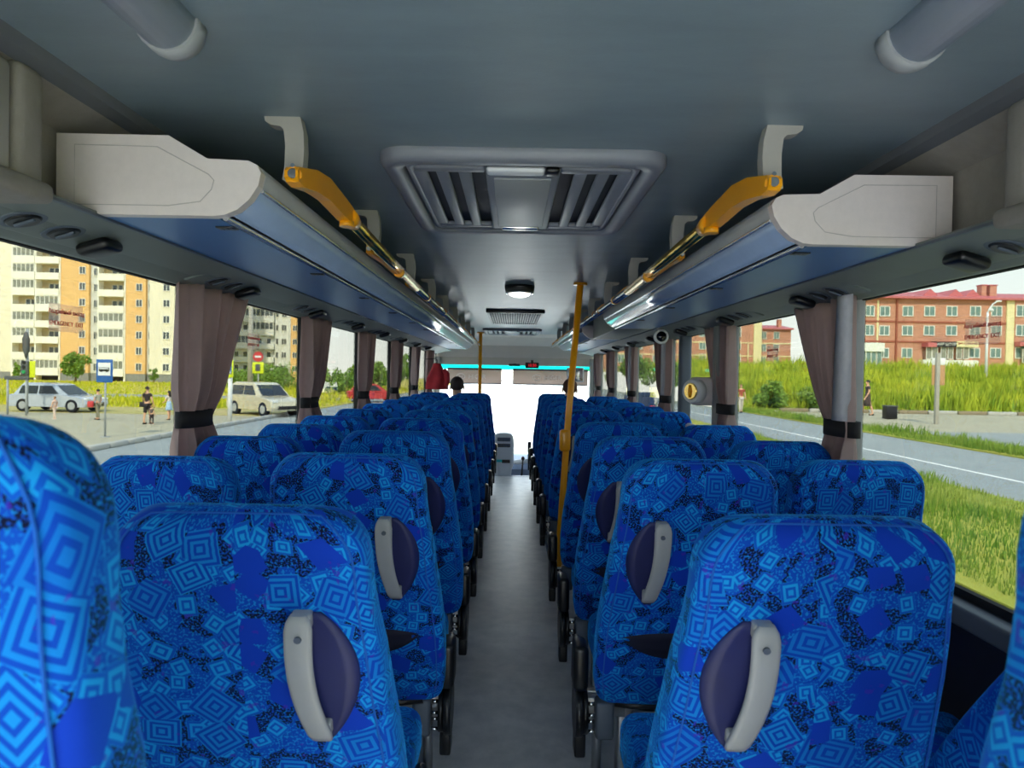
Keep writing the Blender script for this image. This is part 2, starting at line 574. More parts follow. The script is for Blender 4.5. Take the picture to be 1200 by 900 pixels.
struct('pillar', MB().box(-1.25, -1.17, 10.6, 10.75, -0.5, 1.6).box(1.17, 1.25, 10.6, 10.75, -0.5, 1.6), M['pillar'], ws)

# rear corner columns beside the last seats
for sx, side in ((-1, 'left'), (1, 'right')):
    yy = 1.33 if sx < 0 else 1.40
    c = MB()
    c.rbox(*sorted((sx * 0.95, sx * 1.16)), yy - 0.075, yy, 1.672, 1.915, 0.02, 3)
    c.rbox(*sorted((sx * 0.93, sx * 1.16)), yy - 0.55, yy, 1.660, 1.70, 0.014, 3)
    o = struct('trim_%d' % (1 if sx < 0 else 2), c, M['side_fabric'], label='rounded corner column of the %s rear air duct' % side)
    struct('duct_cover', MB().rbox(*sorted((sx * 0.955, sx * 1.16)), yy - 0.55, yy - 0.085, 1.70, 1.90, 0.01), M['hanger'], o)

# ================================================================== PASSENGER SEATS
L_BACK = 0.80
def lerp_tab(tab, x):
    for (a, fa), (b, fb) in zip(tab, tab[1:]):
        if x <= b:
            t = (x - a) / (b - a); t = max(0, t)
            t = t * t * (3 - 2 * t)
            return fa + (fb - fa) * t
    return tab[-1][1]
W_TAB = [(0, .214), (.10, .226), (.30, .228), (.52, .222), (.68, .208), (.80, .196)]
def half_w(z):
    w = lerp_tab(W_TAB, z)
    r = 0.075
    if z > L_BACK - r:
        t = (z - (L_BACK - r)) / r
        w -= r * (1 - math.sqrt(max(0, 1 - t * t)))
    r = 0.045
    if z < r:
        t = 1 - z / r
        w -= r * (1 - math.sqrt(max(0, 1 - t * t)))
    return w
def cap_t(z):
    r = 0.04
    if z > L_BACK - r:
        t = (z - (L_BACK - r)) / r
        return max(0.22, math.sqrt(max(0, 1 - t * t)))
    if z < 0.03:
        t = 1 - z / 0.03
        return max(0.35, math.sqrt(max(0, 1 - t * t)))
    return 1.0
def y_rear(z):
    k = cap_t(z); yr = -(0.045 + 0.016 * math.sin(PI * z / L_BACK)); yf = y_fr(z)
    c = (yr + yf) / 2
    return c + (yr - c) * k
def y_fr(z):
    return 0.045 + 0.018 * math.sin(PI * min(1, z / L_BACK) ** 1.0) - 0.015 * math.exp(-((z - .62) / .06) ** 2)
def y_mid(z):
    return (-(0.045 + 0.016 * math.sin(PI * z / L_BACK)) + y_fr(z)) / 2
def y_half(z):
    return (y_fr(z) + (0.045 + 0.016 * math.sin(PI * z / L_BACK))) / 2 * cap_t(z)


def flare(z):
    t = max(0.0, min(1.0, (0.62 - z) / 0.5))
    return t * t * (3 - 2 * t)


def backrest_mesh(asym=0.0, flip=False):
    zs = [0, .004, .012, .022, .032, .045, .08, .14, .2, .28, .36, .44, .52, .60, .66, .70, .725, .74, .755, .767, .777, .785, .791, .796, .799, .80]
    n = 48; ex = 5.0
    ang = []
    for k in range(n):
        ang.append(-PI / 2 + 2 * PI * k / n)
    verts = []; uvs = []
    for z in zs:
        w, h, c = half_w(z), y_half(z), y_mid(z)
        ring = []
        for a in ang:
            ca, sa = math.cos(a), math.sin(a)
            ring.append(Vector((w * math.copysign(abs(ca) ** (2 / ex), ca), c + h * math.copysign(abs(sa) ** (2 / ex), sa), z)))
        verts += ring
    wref, href = 0.22, 0.055
    us = [0.0]
    pr = [Vector((wref * math.copysign(abs(math.cos(a)) ** (2 / ex), math.cos(a)), href * math.copysign(abs(math.sin(a)) ** (2 / ex), math.sin(a)), 0)) for a in ang + [ang[0]]]
    for k in range(n):
        us.append(us[-1] + (pr[k + 1] - pr[k]).length)
    faces = []; fuv = []
    for i in range(len(zs) - 1):
        for k in range(n):
            k2 = (k + 1) % n
            faces.append([i * n + k, i * n + k2, (i + 1) * n + k2, (i + 1) * n + k])
            fuv += [(us[k], zs[i]), (us[k + 1], zs[i]), (us[k + 1], zs[i + 1]), (us[k], zs[i + 1])]
    for v in verts:
        if v.x < 0: v.x *= 1 + asym * flare(v.z)
        if flip: v.x = -v.x
    m = len(zs) - 1
    faces.append([k for k in range(n - 1, -1, -1)]); fuv += [(verts[k].x, verts[k].y) for k in range(n - 1, -1, -1)]
    faces.append([m * n + k for k in range(n)]); fuv += [(verts[m * n + k].x, verts[m * n + k].y + .8) for k in range(n)]
    me = bpy.data.meshes.new('backrest')
    me.from_pydata([v[:] for v in verts], [], faces)
    me.materials.append(M['fabric'])
    u = me.uv_layers.new(name='UVMap')
    for i, q in enumerate(fuv): u.data[i].uv = q
    for p in me.polygons: p.use_smooth = True
    if flip: me.flip_normals()
    me.update()
    return me


def uv_box(me, s=1.0):
    u = me.uv_layers.new(name='UVMap')
    for p in me.polygons:
        nrm = p.normal
        ax = max(range(3), key=lambda i: abs(nrm[i]))
        for li in p.loop_indices:
            c = me.vertices[me.loops[li].vertex_index].co
            u.data[li].uv = ((c.y, c.z) if ax == 0 else (c.x, c.z) if ax == 1 else (c.x, c.y))
    return me


ME_BACK = {'window': backrest_mesh(), 'right': backrest_mesh(.13), 'left': backrest_mesh(.13, True)}
ME_CUSH = uv_box(MB().rbox(-.235, .235, .02, .46, -.035, .105, .045, 4).mesh('cushion', M['fabric']))
pp = []
zl = [.05 + .65 * i / 14 for i in range(15)] + [.725, .745, .762, .777, .788, .795]
for z in zl: pp.append((-half_w(z) * 0.91, y_mid(z) - y_half(z) * 0.86 - .001, z))
for x in (-.10, -.05, 0, .05, .10): pp.append((x, y_mid(.797) - y_half(.797) * .9 - .006, .7985))
for z in zl[::-1]: pp.append((half_w(z) * 0.91, y_mid(z) - y_half(z) * 0.86 - .001, z))
pq = [(x * (1 + .13 * flare(z)) if x < 0 else x, y, z) for x, y, z in pp]
ME_PIPE = {'window': MB().tube(pp, .0018, 6).mesh('piping', M['piping']), 'right': MB().tube(pq, .0018, 6).mesh('piping', M['piping']),
           'left': MB().tube(pq, .0018, 6).mirror_x().mesh('piping', M['piping'])}
ME_TRIM = MB().tube([(-.19, -.03, .012), (-.1, -.036, .004), (0, -.037, .002), (.1, -.036, .004), (.19, -.03, .012)], .012, 8).mesh('bottom_trim', M['black'])
ME_LEG = MB().rbox(-.17, -.12, .10, .15, -.37, -.04, .008).rbox(.12, .17, .10, .15, -.37, -.04, .008).rbox(-.22, .22, .06, .42, -.065, -.035, .008).rbox(-.2, .2, .06, .19, -.372, -.355, .004).mesh('leg_frame', M['steel'])

def recess_mb():
    t = [i / 16 for i in range(17)]
    out = []
    for s in t:                                   # bulging aisle edge, top to bottom
        z = L_BACK - .165 - .255 * s
        x = -.100 - .098 * math.sin(PI * min(1, .06 + .86 * s)) ** 0.62 * (1 - .12 * s)
        out.append((x, z))
    inner = []
    for s in t[::-1]:
        z = L_BACK - .165 - .255 * s
        inner.append((-.088 + .012 * math.sin(PI * s) - .030 * s, z))
    mb = MB()
    vs = []; fs = []
    n = len(t)
    for lay in (-.004, .006):
        for k in range(n):
            a, b_ = out[k], inner[n - 1 - k]
            for q in range(5):
                x = a[0] + (b_[0] - a[0]) * q / 4
                z = a[1]
                yb = surf_y(x, z)
                dish = 0.0 if lay > 0 else -.002 * (1 if q in (0, 4) else 0)
                vs.append((x, yb + lay + dish, z))
    N = n * 5
    for k in range(n - 1):
        for q in range(4):
            i = k * 5 + q
            fs.append([i, i + 1, i + 6, i + 5])
            fs.append([N + i, N + i + 5, N + i + 6, N + i + 1])
    edge = [k * 5 for k in range(n)] + [(n - 1) * 5 + q for q in range(1, 5)] + [k * 5 + 4 for k in range(n - 2, -1, -1)] + [q for q in range(3, 0, -1)]
    for i in range(len(edge)):
        a, b_ = edge[i], edge[(i + 1) % len(edge)]
        fs.append([a, b_, N + b_, N + a])
    mb.add(vs, fs, 0, True)
    return mb

def surf_y(x, z):
    w, h, c = half_w(z), y_half(z), y_mid(z)
    f = max(0.0, 1 - min(1, abs(x) / w) ** 5.0) ** (1 / 5.0)
    return c - h * f

def handle_mb():
    rings = []
    for i in range(19):
        s = i / 18
        z = L_BACK - .158 - .245 * s
        x = -.104 - .026 * s + .010 * math.sin(PI * s)
        y = surf_y(x, z) - .010 - .022 * math.sin(PI * (.12 + .8 * s)) ** .8
        hw = .0235 * (1 - .16 * s)
        hh = .009
        if i == 0: hw *= .55; hh *= .6
        if i == 1: hw *= .88
        if i == 18: hw *= .85; hh *= .7
        ring = []
        for k in range(12):
            a = 2 * PI * k / 12
            ca, sa = math.cos(a), math.sin(a)
            ring.append((x + hw * math.copysign(abs(ca) ** .6, ca), y + hh * math.copysign(abs(sa) ** .6, sa), z))
        rings.append(ring)
    mb = MB().loft(rings)
    for z in (L_BACK - .175, L_BACK - .385):     # feet that reach the backrest
        x = -.104 - .026 * ((L_BACK - .158 - z) / .245)
        mb.rbox(x - .016, x + .016, surf_y(x, z) - .018, surf_y(x, z) + .004, z - .014, z + .014, .004)
    return mb

def screw_mb():
    z = L_BACK - .193; x = -.106
    y = surf_y(x, z) - .0385
    return MB().cyl((x, y - .0005, z), .006, .004, 'y', 12)

def pocket_mb():
    top = []; bot = []
    for i in range(25):
        t = -1 + 2 * i / 24
        x = .188 * t
        top.append((x, L_BACK - 0.538 + .020 * (1 - abs(t) ** 3.2)))
        bot.append((x, L_BACK - 0.541 - .066 * (1 - abs(t) ** 3.0)))
    vs = []; fs = []
    n = 25
    for lay in (-.0035, .006):
        for k in range(n):
            for q in range(4):
                f = q / 3
                x = top[k][0]; z = top[k][1] + (bot[k][1] - top[k][1]) * f
                vs.append((x, surf_y(x, z) + lay + (.0025 if lay < 0 and q in (1, 2) else 0), z))
    N = n * 4
    for k in range(n - 1):
        for q in range(3):
            i = k * 4 + q
            fs.append([i, i + 1, i + 5, i + 4]); fs.append([N + i, N + i + 4, N + i + 5, N + i + 1])
    edge = [k * 4 for k in range(n)] + [(n - 1) * 4 + q for q in (1, 2, 3)] + [k * 4 + 3 for k in range(n - 2, -1, -1)] + [2, 1]
    for i in range(len(edge)):
        a, b_ = edge[i], edge[(i + 1) % len(edge)]
        fs.append([a, b_, N + b_, N + a])
    return MB().add(vs, fs, 0, True)


def make_seat(kind):
    """kind: 'window', 'left' (aisle on its right side) or 'right' (aisle on its left side)"""
    root = empty('passenger_seat')
    flip = kind == 'left'
    def B(mb, name, m, par):
        if not flip and par is root: mb.xform(Matrix.Translation((-.035, 0, 0)))
        if flip: mb.mirror_x()
        return mb.build(name, m, par)
    back = link_mesh('backrest', ME_BACK[kind], root, (0, 0, .36))
    cu = link_mesh('cushion', ME_CUSH, root, (0, 0, .365))
    back.scale.x = .90 if kind == 'window' else 1.05
    cu.scale.x = .86 if kind == 'window' else 1.0
    link_mesh('piping', ME_PIPE[kind], back)
    link_mesh('bottom_trim', ME_TRIM, back)
    link_mesh('leg_frame', ME_LEG, root, (0, 0, .372))
    if kind != 'window':
        o = B(recess_mb(), 'handle_recess', M['navy'], back); o['label'] = 'dark navy recess behind the handle'
        o = B(handle_mb(), 'grab_handle', M['handle'], back); o['label'] = 'grey plastic grab handle'
        B(screw_mb(), 'screw', M['casing'], back)
        B(pocket_mb(), 'pocket_opening', M['pocket'], back)
        # aisle side recliner hardware, built for an aisle on -x
        a = MB().rbox(-.292, -.246, -.03, .075, .375, .515, .016, 3)
        a.rbox(-.286, -.258, .03, .12, .385, .505, .014, 3)
        B(a, 'armrest', M['black'], root)
        B(MB().cyl((-.285, .02, .30), .078, .022, 'x', 28).cyl((-.262, .02, .30), .070, .016, 'x', 28), 'pivot_disc', M['black'], root)
        B(MB().rbox(-.284, -.250, -.015, .055, .165, .26, .006), 'bracket_foot', M['black'], root)
        B(MB().rbox(-.222, -.165, -.03, .03, .228, .345, .01), 'side_casing', M['casing'], root)
        for k, z in enumerate((.245, .27, .295, .325)):
            B(MB().cyl((-.246, -.005 + .012 * (k % 2), z), .006, .03, 'x', 10), 'stud', M['chrome'], root)
        B(MB().rbox(-.27, -.12, .035, .055, .27, .33, .004), 'recliner_plate', M['steel'], root)
        B(MB().tube([(-.20, .10, .30), (-.20, .12, .005)], .016, 8), 'side_leg', M['steel'], root)
    return root


ORD = ['first', 'second', 'third', 'fourth', 'fifth', 'sixth', 'seventh', 'eighth', 'ninth', 'tenth']
LEAN = R(15)
PROTO = {}
def place_seat(kind, x, top_y, top_z, label, lean=LEAN, group='blue patterned coach seats', rise=0.0):
    if kind in PROTO:
        o = copy_tree(PROTO[kind])
    else:
        o = make_seat(kind); PROTO[kind] = o
    base_y = top_y + L_BACK * math.sin(lean) + .05
    o.location = (x, base_y, rise)
    for c in o.children:
        if c.name.startswith('backrest'):
            c.rotation_euler = (lean, 0, 0)
            c.location = (0, 0, top_z - rise - L_BACK * math.cos(lean))
    tag(o, label, 'seat', group)
    return o

TOPZ = 1.118
for i in range(10):
    place_seat('left', -.495, 1.10 + .75 * i, TOPZ, 'blue patterned seat along the left side of the aisle, %s from the camera' % ORD[i])
for i, y in enumerate((1.09, 1.85, 2.55, 3.30, 4.45, 5.15, 5.90, 6.65, 7.40, 8.15)):
    place_seat('right', .492, y, TOPZ, 'blue patterned seat along the right side of the aisle, %s from the camera' % ORD[i])
for i, y in enumerate((1.72, 2.29, 2.86, 3.42, 4.10, 4.85, 5.60, 6.35, 7.10, 7.85)):
    place_seat('window', -.945, y, TOPZ, 'blue patterned window seat on the left side, %s from the camera' % ORD[i])
place_seat('window', .965, .86, 1.08, 'blue patterned window seat on the right, reclined lowest beside the dark wall', lean=R(36))
for i, y in enumerate((1.89, 2.45, 3.22, 4.40, 5.13, 5.88, 6.63, 7.38)):
    place_seat('window', .955, y, TOPZ, 'blue patterned window seat on the right side, %s from the camera counting upright ones' % ORD[i])
o = place_seat('window', -.535, .46, 1.312, 'blurred blue seat back closest to the camera on the left', lean=R(3), rise=.17)
o = place_seat('window', .55, .46, 1.312, 'blurred blue seat back closest to the camera on the right', lean=R(3), rise=.17)
lp = MB().rbox(-1.18, 1.18, -.94, 1.06, 0.0, 0.17, .01)
struct('step_platform', MB().rbox(-1.18, -.30, .30, 1.10, 0.001, .17, .01), M['floor'], floor)
struct('step_platform', MB().rbox(.30, 1.18, .30, 1.10, 0.001, .17, .01), M['floor'], floor)
# ================================================================== OVERHEAD RACKS
RP = [(1.045, 1.684), (1.045, 1.859), (.80, 1.858), (.715, 1.809), (.625, 1.806), (.606, 1.797), (.597, 1.780), (.603, 1.752), (.622, 1.722), (.648, 1.699), (.676, 1.687), (.70, 1.684)]
def rack(side, ya, yb, label, cap_front=False):
    s = -1 if side == 'left' else 1
    xc = s * .8
    r = empty('luggage_rack', (xc, ya, 1.684))
    tag(r, label, 'luggage rack', 'overhead luggage racks')
    def loc(mb):
        return mb.xform(Matrix.Translation((-xc, -ya, -1.684)))
    cap = MB().prism([(s * a, z) for a, z in RP], 'y', ya, ya + .028)
    loc(cap).build('end_cap', M['beige'], r)
    # fine outline grooved in the end cap: a thin raised line
    gl = [(1.005, 1.705), (1.005, 1.835), (.825, 1.833), (.712, 1.775), (.700, 1.762), (.705, 1.742), (.73, 1.715), (.80, 1.705)]
    g = MB().tube([(s * a, ya, z) for a, z in gl], .0011, 6, closed=True)
    loc(g).build('cap_groove', M['groove'], r)
    cap2 = MB().prism([(s * a, z) for a, z in RP], 'y', yb - .02, yb)
    loc(cap2).build('end_cap', M['beige'], r)
    y0, y1 = ya + .028, yb - .02
    und = MB().prism([(s * .70, 1.684), (s * .955, 1.684), (s * .955, 1.700), (s * .70, 1.700)], 'y', y0, y1)
    loc(und).build('underside_panel', M['underside'], r)
    back = MB().prism([(s * .955, 1.684), (s * 1.04, 1.684), (s * 1.04, 1.80), (s * 1.03, 1.80), (s * 1.03, 1.70), (s * .955, 1.70)], 'y', y0, y1)
    loc(back).build('rear_tray', M['duct'], r)
    # curved lamp cover with bright strips above and below
    arc = [(.606, 1.746), (.622, 1.722), (.648, 1.700), (.668, 1.690)]
    cov = MB().prism([(s * a, z) for a, z in arc] + [(s * (a + .012), z + .012) for a, z in arc[::-1]], 'y', y0, y1, smooth=True)
    loc(cov).build('lamp_cover', M['cover'], r)
    lip = [(.66, 1.815), (.625, 1.808), (.606, 1.798), (.596, 1.782), (.599, 1.764), (.605, 1.748)]
    lp = MB().prism([(s * a, z) for a, z in lip] + [(s * (a + .012), z - .010) for a, z in lip[::-1]], 'y', y0, y1, smooth=True)
    loc(lp).build('front_lip', M['handle'], r)
    st = MB().tube([(s * .605, y0, 1.747), (s * .605, y1, 1.747)], .0045, 8)
    loc(st).build('bright_strip', M['alu'], r)
    st = MB().tube([(s * .685, y0, 1.686), (s * .685, y1, 1.686)], .007, 8)
    loc(st).build('bright_strip', M['alu'], r)
    # seat number plates on the underside
    y = ya + .12
    while y < yb - .1:
        p = MB().rbox(s * .72 - .022, s * .72 + .022, y - .016, y + .016, 1.6805, 1.6842, .001, 1)
        for k in range(3):
            p.box(s * .72 - .016 + .012 * k, s * .72 - .009 + .012 * k, y - .01, y + .01, 1.6798, 1.681, 1)
        loc(p).build('seat_number_plate', [M['black'], M['casing']], r)
        y += .75
    return r
rack('left', 1.50, 9.60, 'long overhead luggage rack with pale end cap on the left side')
rack('right', 1.70, 4.85, 'shorter overhead luggage rack with pale end cap, right side nearest the camera')
rack('right', 6.30, 9.60, 'overhead luggage rack at the front right, beyond the gap over the door')
dp = MB().rbox(.70, 1.05, 4.86, 6.29, 1.684, 1.86, .006)
o = dp.build('door_gear_cover', M['duct']); tag(o, 'flat grey cover over the door gear between the two right racks', 'cover')

# ================================================================== HAND RAILS
def handrail(side, label):
    s = -1 if side == 'left' else 1
    X0 = s * .51
    r = empty('ceiling_handrail', (X0, 1.6, 1.75))
    tag(r, label, 'handrail', 'ceiling handrails along the racks')
    T = Matrix.Translation((-X0, -1.6, -1.75))
    def put(mb, n, m, par=r): return mb.xform(T).build(n, m, par)
    put(MB().tube([(X0, 1.96, 1.783), (X0, 3.3, 1.757)], .019, 14), 'gold_tube', M['gold'])
    put(MB().tube([(X0, 3.3, 1.757), (X0, 9.5, 1.74)], .019, 14), 'chrome_tube', M['chrome'])
    # first arm, a bent flat yellow plate
    def plate(pts, w, t):
        # pts along (x, y, z); plate stands on edge, thickness along x
        rings = []
        for i, p in enumerate(pts):
            p = Vector(p)
            a = Vector(pts[min(i + 1, len(pts) - 1)]) - Vector(pts[max(i - 1, 0)])
            a.normalize()
            nrm = Vector((1, 0, 0)); up = a.cross(nrm).normalized(); nrm = up.cross(a)
            ww = w if not isinstance(w, (list, tuple)) else w[i]
            rings.append([tuple(p + up * ww + nrm * t), tuple(p + up * ww - nrm * t), tuple(p - up * ww - nrm * t), tuple(p - up * ww + nrm * t)])
        return MB().loft(rings, smooth=False)
    pv = (s * .570, 1.575, 1.792)
    arm = plate([(s * .546, 1.545, 1.793), (s * .545, 1.555, 1.793), (s * .542, 1.58, 1.793), (s * .534, 1.66, 1.808), (s * .527, 1.75, 1.812), (s * .517, 1.88, 1.795), (s * .511, 1.95, 1.785), (s * .51, 1.985, 1.783)],
                [.008, .017, .022, .026, .028, .026, .022, .012], .016)
    put(arm, 'yellow_arm', M['yellow'])
    put(MB().tube([(X0, 1.93, 1.785), (X0, 1.955, 1.783), (X0, 2.0, 1.782)], [.024, .027, .022], 16), 'yellow_collar', M['yellow'])
    put(MB().tube([(X0, 1.915, 1.788 - .020), (X0, 1.915, 1.788 - .036)], .02, 16), 'boss', M['yellow'])
    ys = [1.586 + .9 * k for k in range(9)]
    for k, y in enumerate(ys):
        h = MB()
        # hanger: hooked bracket from the ceiling
        prof = [(a_ - .032, z_) for a_, z_ in [(.572, 1.935), (.655, 1.935), (.653, 1.924), (.640, 1.916), (.618, 1.913), (.610, 1.905), (.606, 1.87), (.607, 1.82), (.612, 1.79), (.572, 1.775), (.566, 1.80), (.562, 1.86), (.564, 1.90)]]
        h.prism([(s * a, z) for a, z in prof], 'y', y, y + .035)
        put(h, 'hanger', M['hanger'])
        if k == 0:
            b = MB().tube([(s * .543, y - .042, 1.793), (s * .543, y - .028, 1.793)], .011, 12)
            put(b, 'bolt', M['chrome'])
            b = MB().tube([(s * .545, y - .036, 1.813), (s * .545, y - .028, 1.811)], .005, 10)
            put(b, 'bolt', M['chrome'])
            put(MB().tube([(s * .543, y - .034, 1.793), (s * .548, y + .01, 1.795)], .018, 12), 'arm_hub', M['yellow'])
        else:
            a = plate([(s * .565, y - .02, 1.790), (s * .560, y, 1.790), (s * .54, y + .12, 1.785), (s * .52, y + .26, 1.765), (s * .51, y + .34, 1.757)], [.012, .018, .02, .018, .010], .010)
            put(a, 'yellow_arm', M['yellow'])
            put(MB().tube([(X0, y + .30, 1.757), (X0, y + .335, 1.757)], .022, 14), 'yellow_collar', M['yellow'])
            put(MB().tube([(s * .563, y - .034, 1.790), (s * .563, y - .018, 1.790)], .008, 10), 'bolt', M['steel'])
    return r
handrail('left', 'yellow and chrome handrail hung under the ceiling along the left rack')
handrail('right', 'yellow and chrome handrail hung under the ceiling along the right racks')

# ================================================================== CEILING FITTINGS
def roof_hatch():
    r = empty('roof_hatch', (-.02, 2.25, CZ))
    tag(r, 'grey plastic roof hatch with slotted vent panels in the ceiling', 'roof hatch', 'roof hatches')
    def frame(x, ya, yb, rad, z0, z1, inset, k=6):
        def rr(x, ya, yb, rad):
            o = []
            for cx, cy, a0 in ((x - rad, yb - rad, 0), (-x + rad, yb - rad, 90), (-x + rad, ya + rad, 180), (x - rad, ya + rad, 270)):
                for i in range(k + 1):
                    a = R(a0 + 90 * i / k)
                    o.append((cx + rad * math.cos(a), cy + rad * math.sin(a)))
            return o
        A = rr(x, ya, yb, rad); B_ = rr(x - inset, ya + inset, yb - inset, max(.01, rad - inset * .5))
        C_ = rr(x - inset * .25, ya + inset * .25, yb - inset * .25, rad)
        rings = [[(p[0], p[1], z1) for p in A], [(p[0], p[1], z0 + .012) for p in A], [(p[0], p[1], z0) for p in C_], [(p[0], p[1], z0 + .004) for p in B_], [(p[0], p[1], z1) for p in B_]]
        return MB().loft(rings, caps=False)
    ya, yb = -.475, .475
    frame(.385, ya, yb, .075, -.035, 0.0, .055).build('outer_frame', M['hatch'], r)
    frame(.325, ya + .06, yb - .06, .05, -.026, -.001, .022).build('inner_frame', M['hatch'], r)
    MB().box(-.31, .31, ya + .07, yb - .07, -.006, -.002).build('dark_backing', M['hatch_dark'], r)
    mid = MB().rbox(-.105, .105, ya + .10, yb - .10, -.030, -.008, .008)
    mid.build('centre_panel', M['hatch'], r)
    MB().rbox(-.082, .082, ya + .17, yb - .17, -.035, -.028, .003).build('centre_cover', M['handle'], r)
    for s in (-1, 1):
        for yy in (ya + .10, yb - .14):
            MB().rbox(*sorted((s * .105, s * .30)), yy, yy + .04, -.026, -.008, .006).build('end_rail', M['hatch'], r)
        for k in range(3):
            x = s * (.163 + .064 * k)
            MB().rbox(x - .018 - .004 * (k == 2), x + .018 + .004 * (k == 2), ya + .135, yb - .135, -.027 + .002 * k, -.010, .006).build('slat', M['hatch'], r)
    MB().rbox(-.10, .06, ya + .085, ya + .135, -.036, -.02, .008).build('clear_handle', M['white'], r)
    MB().rbox(-.07, .07, yb - .135, yb - .105, -.038, -.02, .006).build('catch', M['chrome'], r)
    MB().rbox(.062, .10, ya + .085, ya + .13, -.037, -.02, .006).build('catch', M['black'], r)
    return r
h = roof_hatch()
h2 = copy_tree(h); h2.location = (-.05, 9.28, CZ)
tag(h2, 'second roof hatch in the ceiling far ahead, near the front bulkhead')
h['label'] = 'large grey roof hatch with slotted panels overhead, closest to the camera'

d = empty('dome_light', (0.0, 4.55, CZ)); tag(d, 'round dome lamp with black rim on the ceiling ahead of the hatch', 'ceiling lamp')
MB().tube([(0, 0, 0), (0, 0, -.015), (0, 0, -.035), (0, 0, -.05)], [.10, .10, .096, .085], 28).build('black_rim', M['black'], d)
MB().ball((0, 0, -.047), .074, .074, .03, 24, 12).build('diffuser', M['lampwhite'], d)
MB().tube([(.088 * math.cos(a * PI / 16), .088 * math.sin(a * PI / 16), -.048) for a in range(32)], .007, 8, closed=True).build('chrome_ring', M['chrome'], d)

g = empty('air_return_grille', (-.02, 7.1, CZ)); tag(g, 'rectangular air return grille with fine bars in the ceiling', 'grille')
MB().rbox(-.27, .27, -.86, -.80, -.03, 0, .006).build('front_bar', M['black'], g)
f = MB().rbox(-.27, -.245, -.80, .80, -.014, 0, .004).rbox(.245, .27, -.80, .80, -.014, 0, .004).rbox(-.27, .27, .78, .82, -.014, 0, .004)
f.build('frame', M['hatch'], g)
MB().box(-.245, .245, -.80, .78, -.003, -.001).build('dark_backing', M['hatch_dark'], g)
me_bar = MB().rbox(-.006, .006, -.80, .78, -.016, -.003, .002, 1).mesh('bar', M['handle'])
for k in range(20):
    link_mesh('bar', me_bar, g, (-.23 + .0242 * k, 0, 0))

for s, lab in ((-1, 'left'), (1, 'right')):
    x = -.63 if s < 0 else .63
    l = empty('ceiling_tube_lamp', (x, 1.2, CZ)); tag(l, 'rounded tube lamp on the ceiling, unlit, top %s of the view' % lab, 'ceiling lamp', 'ceiling tube lamps')
    rings = []
    for yy, k in ((-1.5, 1), (-.05, 1)):
        rings.append([(.05 * k * math.cos(a), yy, -.052 * k * math.sin(a)) for a in [PI * i / 12 for i in range(13)]])
    MB().loft(rings).build('diffuser_tube', M['tube_cover'], l)
    rings = []
    for yy, k in ((-.05, 1.08), (-.02, 1.08), (-.004, 1.0), (0.004, .8)):
        rings.append([(.05 * k * math.cos(a), yy, -.052 * k * math.sin(a)) for a in [PI * i / 12 for i in range(13)]])
    MB().loft(rings).build('end_cap', M['handle'], l)

# ================================================================== READING LAMP UNITS IN THE DUCT
def duct_unit(s, y, label):
    u = empty('reading_lamp_unit', (s * 1.075, y, 1.661)); tag(u, label, 'reading lamp', 'reading lamp units under the ducts')
    tilt = math.atan2(.031, .10) * s
    T = Matrix.Rotation(tilt, 4, 'Y')
    MB().rbox(-.062, .062, -.24, .24, -.004, .012, .02, 3).xform(T).build('plate', M['duct'], u)
    for yy in (-.11, .02):
        MB().tube([(0, yy, -.003), (0, yy, -.007)], [.047, .044], 22).xform(T).build('vent_ring', M['casing'], u)
        v = MB()
        v.tube([(0, yy, -.006), (0, yy, -.011)], [.036, .03], 20)
        v.xform(T).build('vent_flap', M['black'], u)
        MB().rbox(-.02, .026, yy - .008, yy + .002, -.017, -.010, .003).xform(T).build('vent_fin', M['casing'], u)
    MB().rbox(-.042, .042, .11, .19, -.034, -.003, .014, 3).xform(T).build('speaker_cover', M['black'], u)
    MB().rbox(-.03, .03, .186, .192, -.016, -.006, .002).xform(T).build('switch', M['chrome'], u)
    return u
ny = [1.55, 2.50, 3.45, 4.40, 5.35, 6.30, 7.25, 8.20]
for i, y in enumerate(ny):
    if i == 0:
        l0 = duct_unit(-1, y, 'reading lamp and vent unit in the left duct, %s from the camera' % ORD[i]); r0 = duct_unit(1, y - .02, 'reading lamp and vent unit in the right duct, %s from the camera' % ORD[i])
    else:
        o = copy_tree(l0); o.location.y = y; o['label'] = 'reading lamp and vent unit in the left duct, %s from the camera' % ORD[i]
        o = copy_tree(r0); o.location.y = y - .02; o['label'] = 'reading lamp and vent unit in the right duct, %s from the camera' % ORD[i]

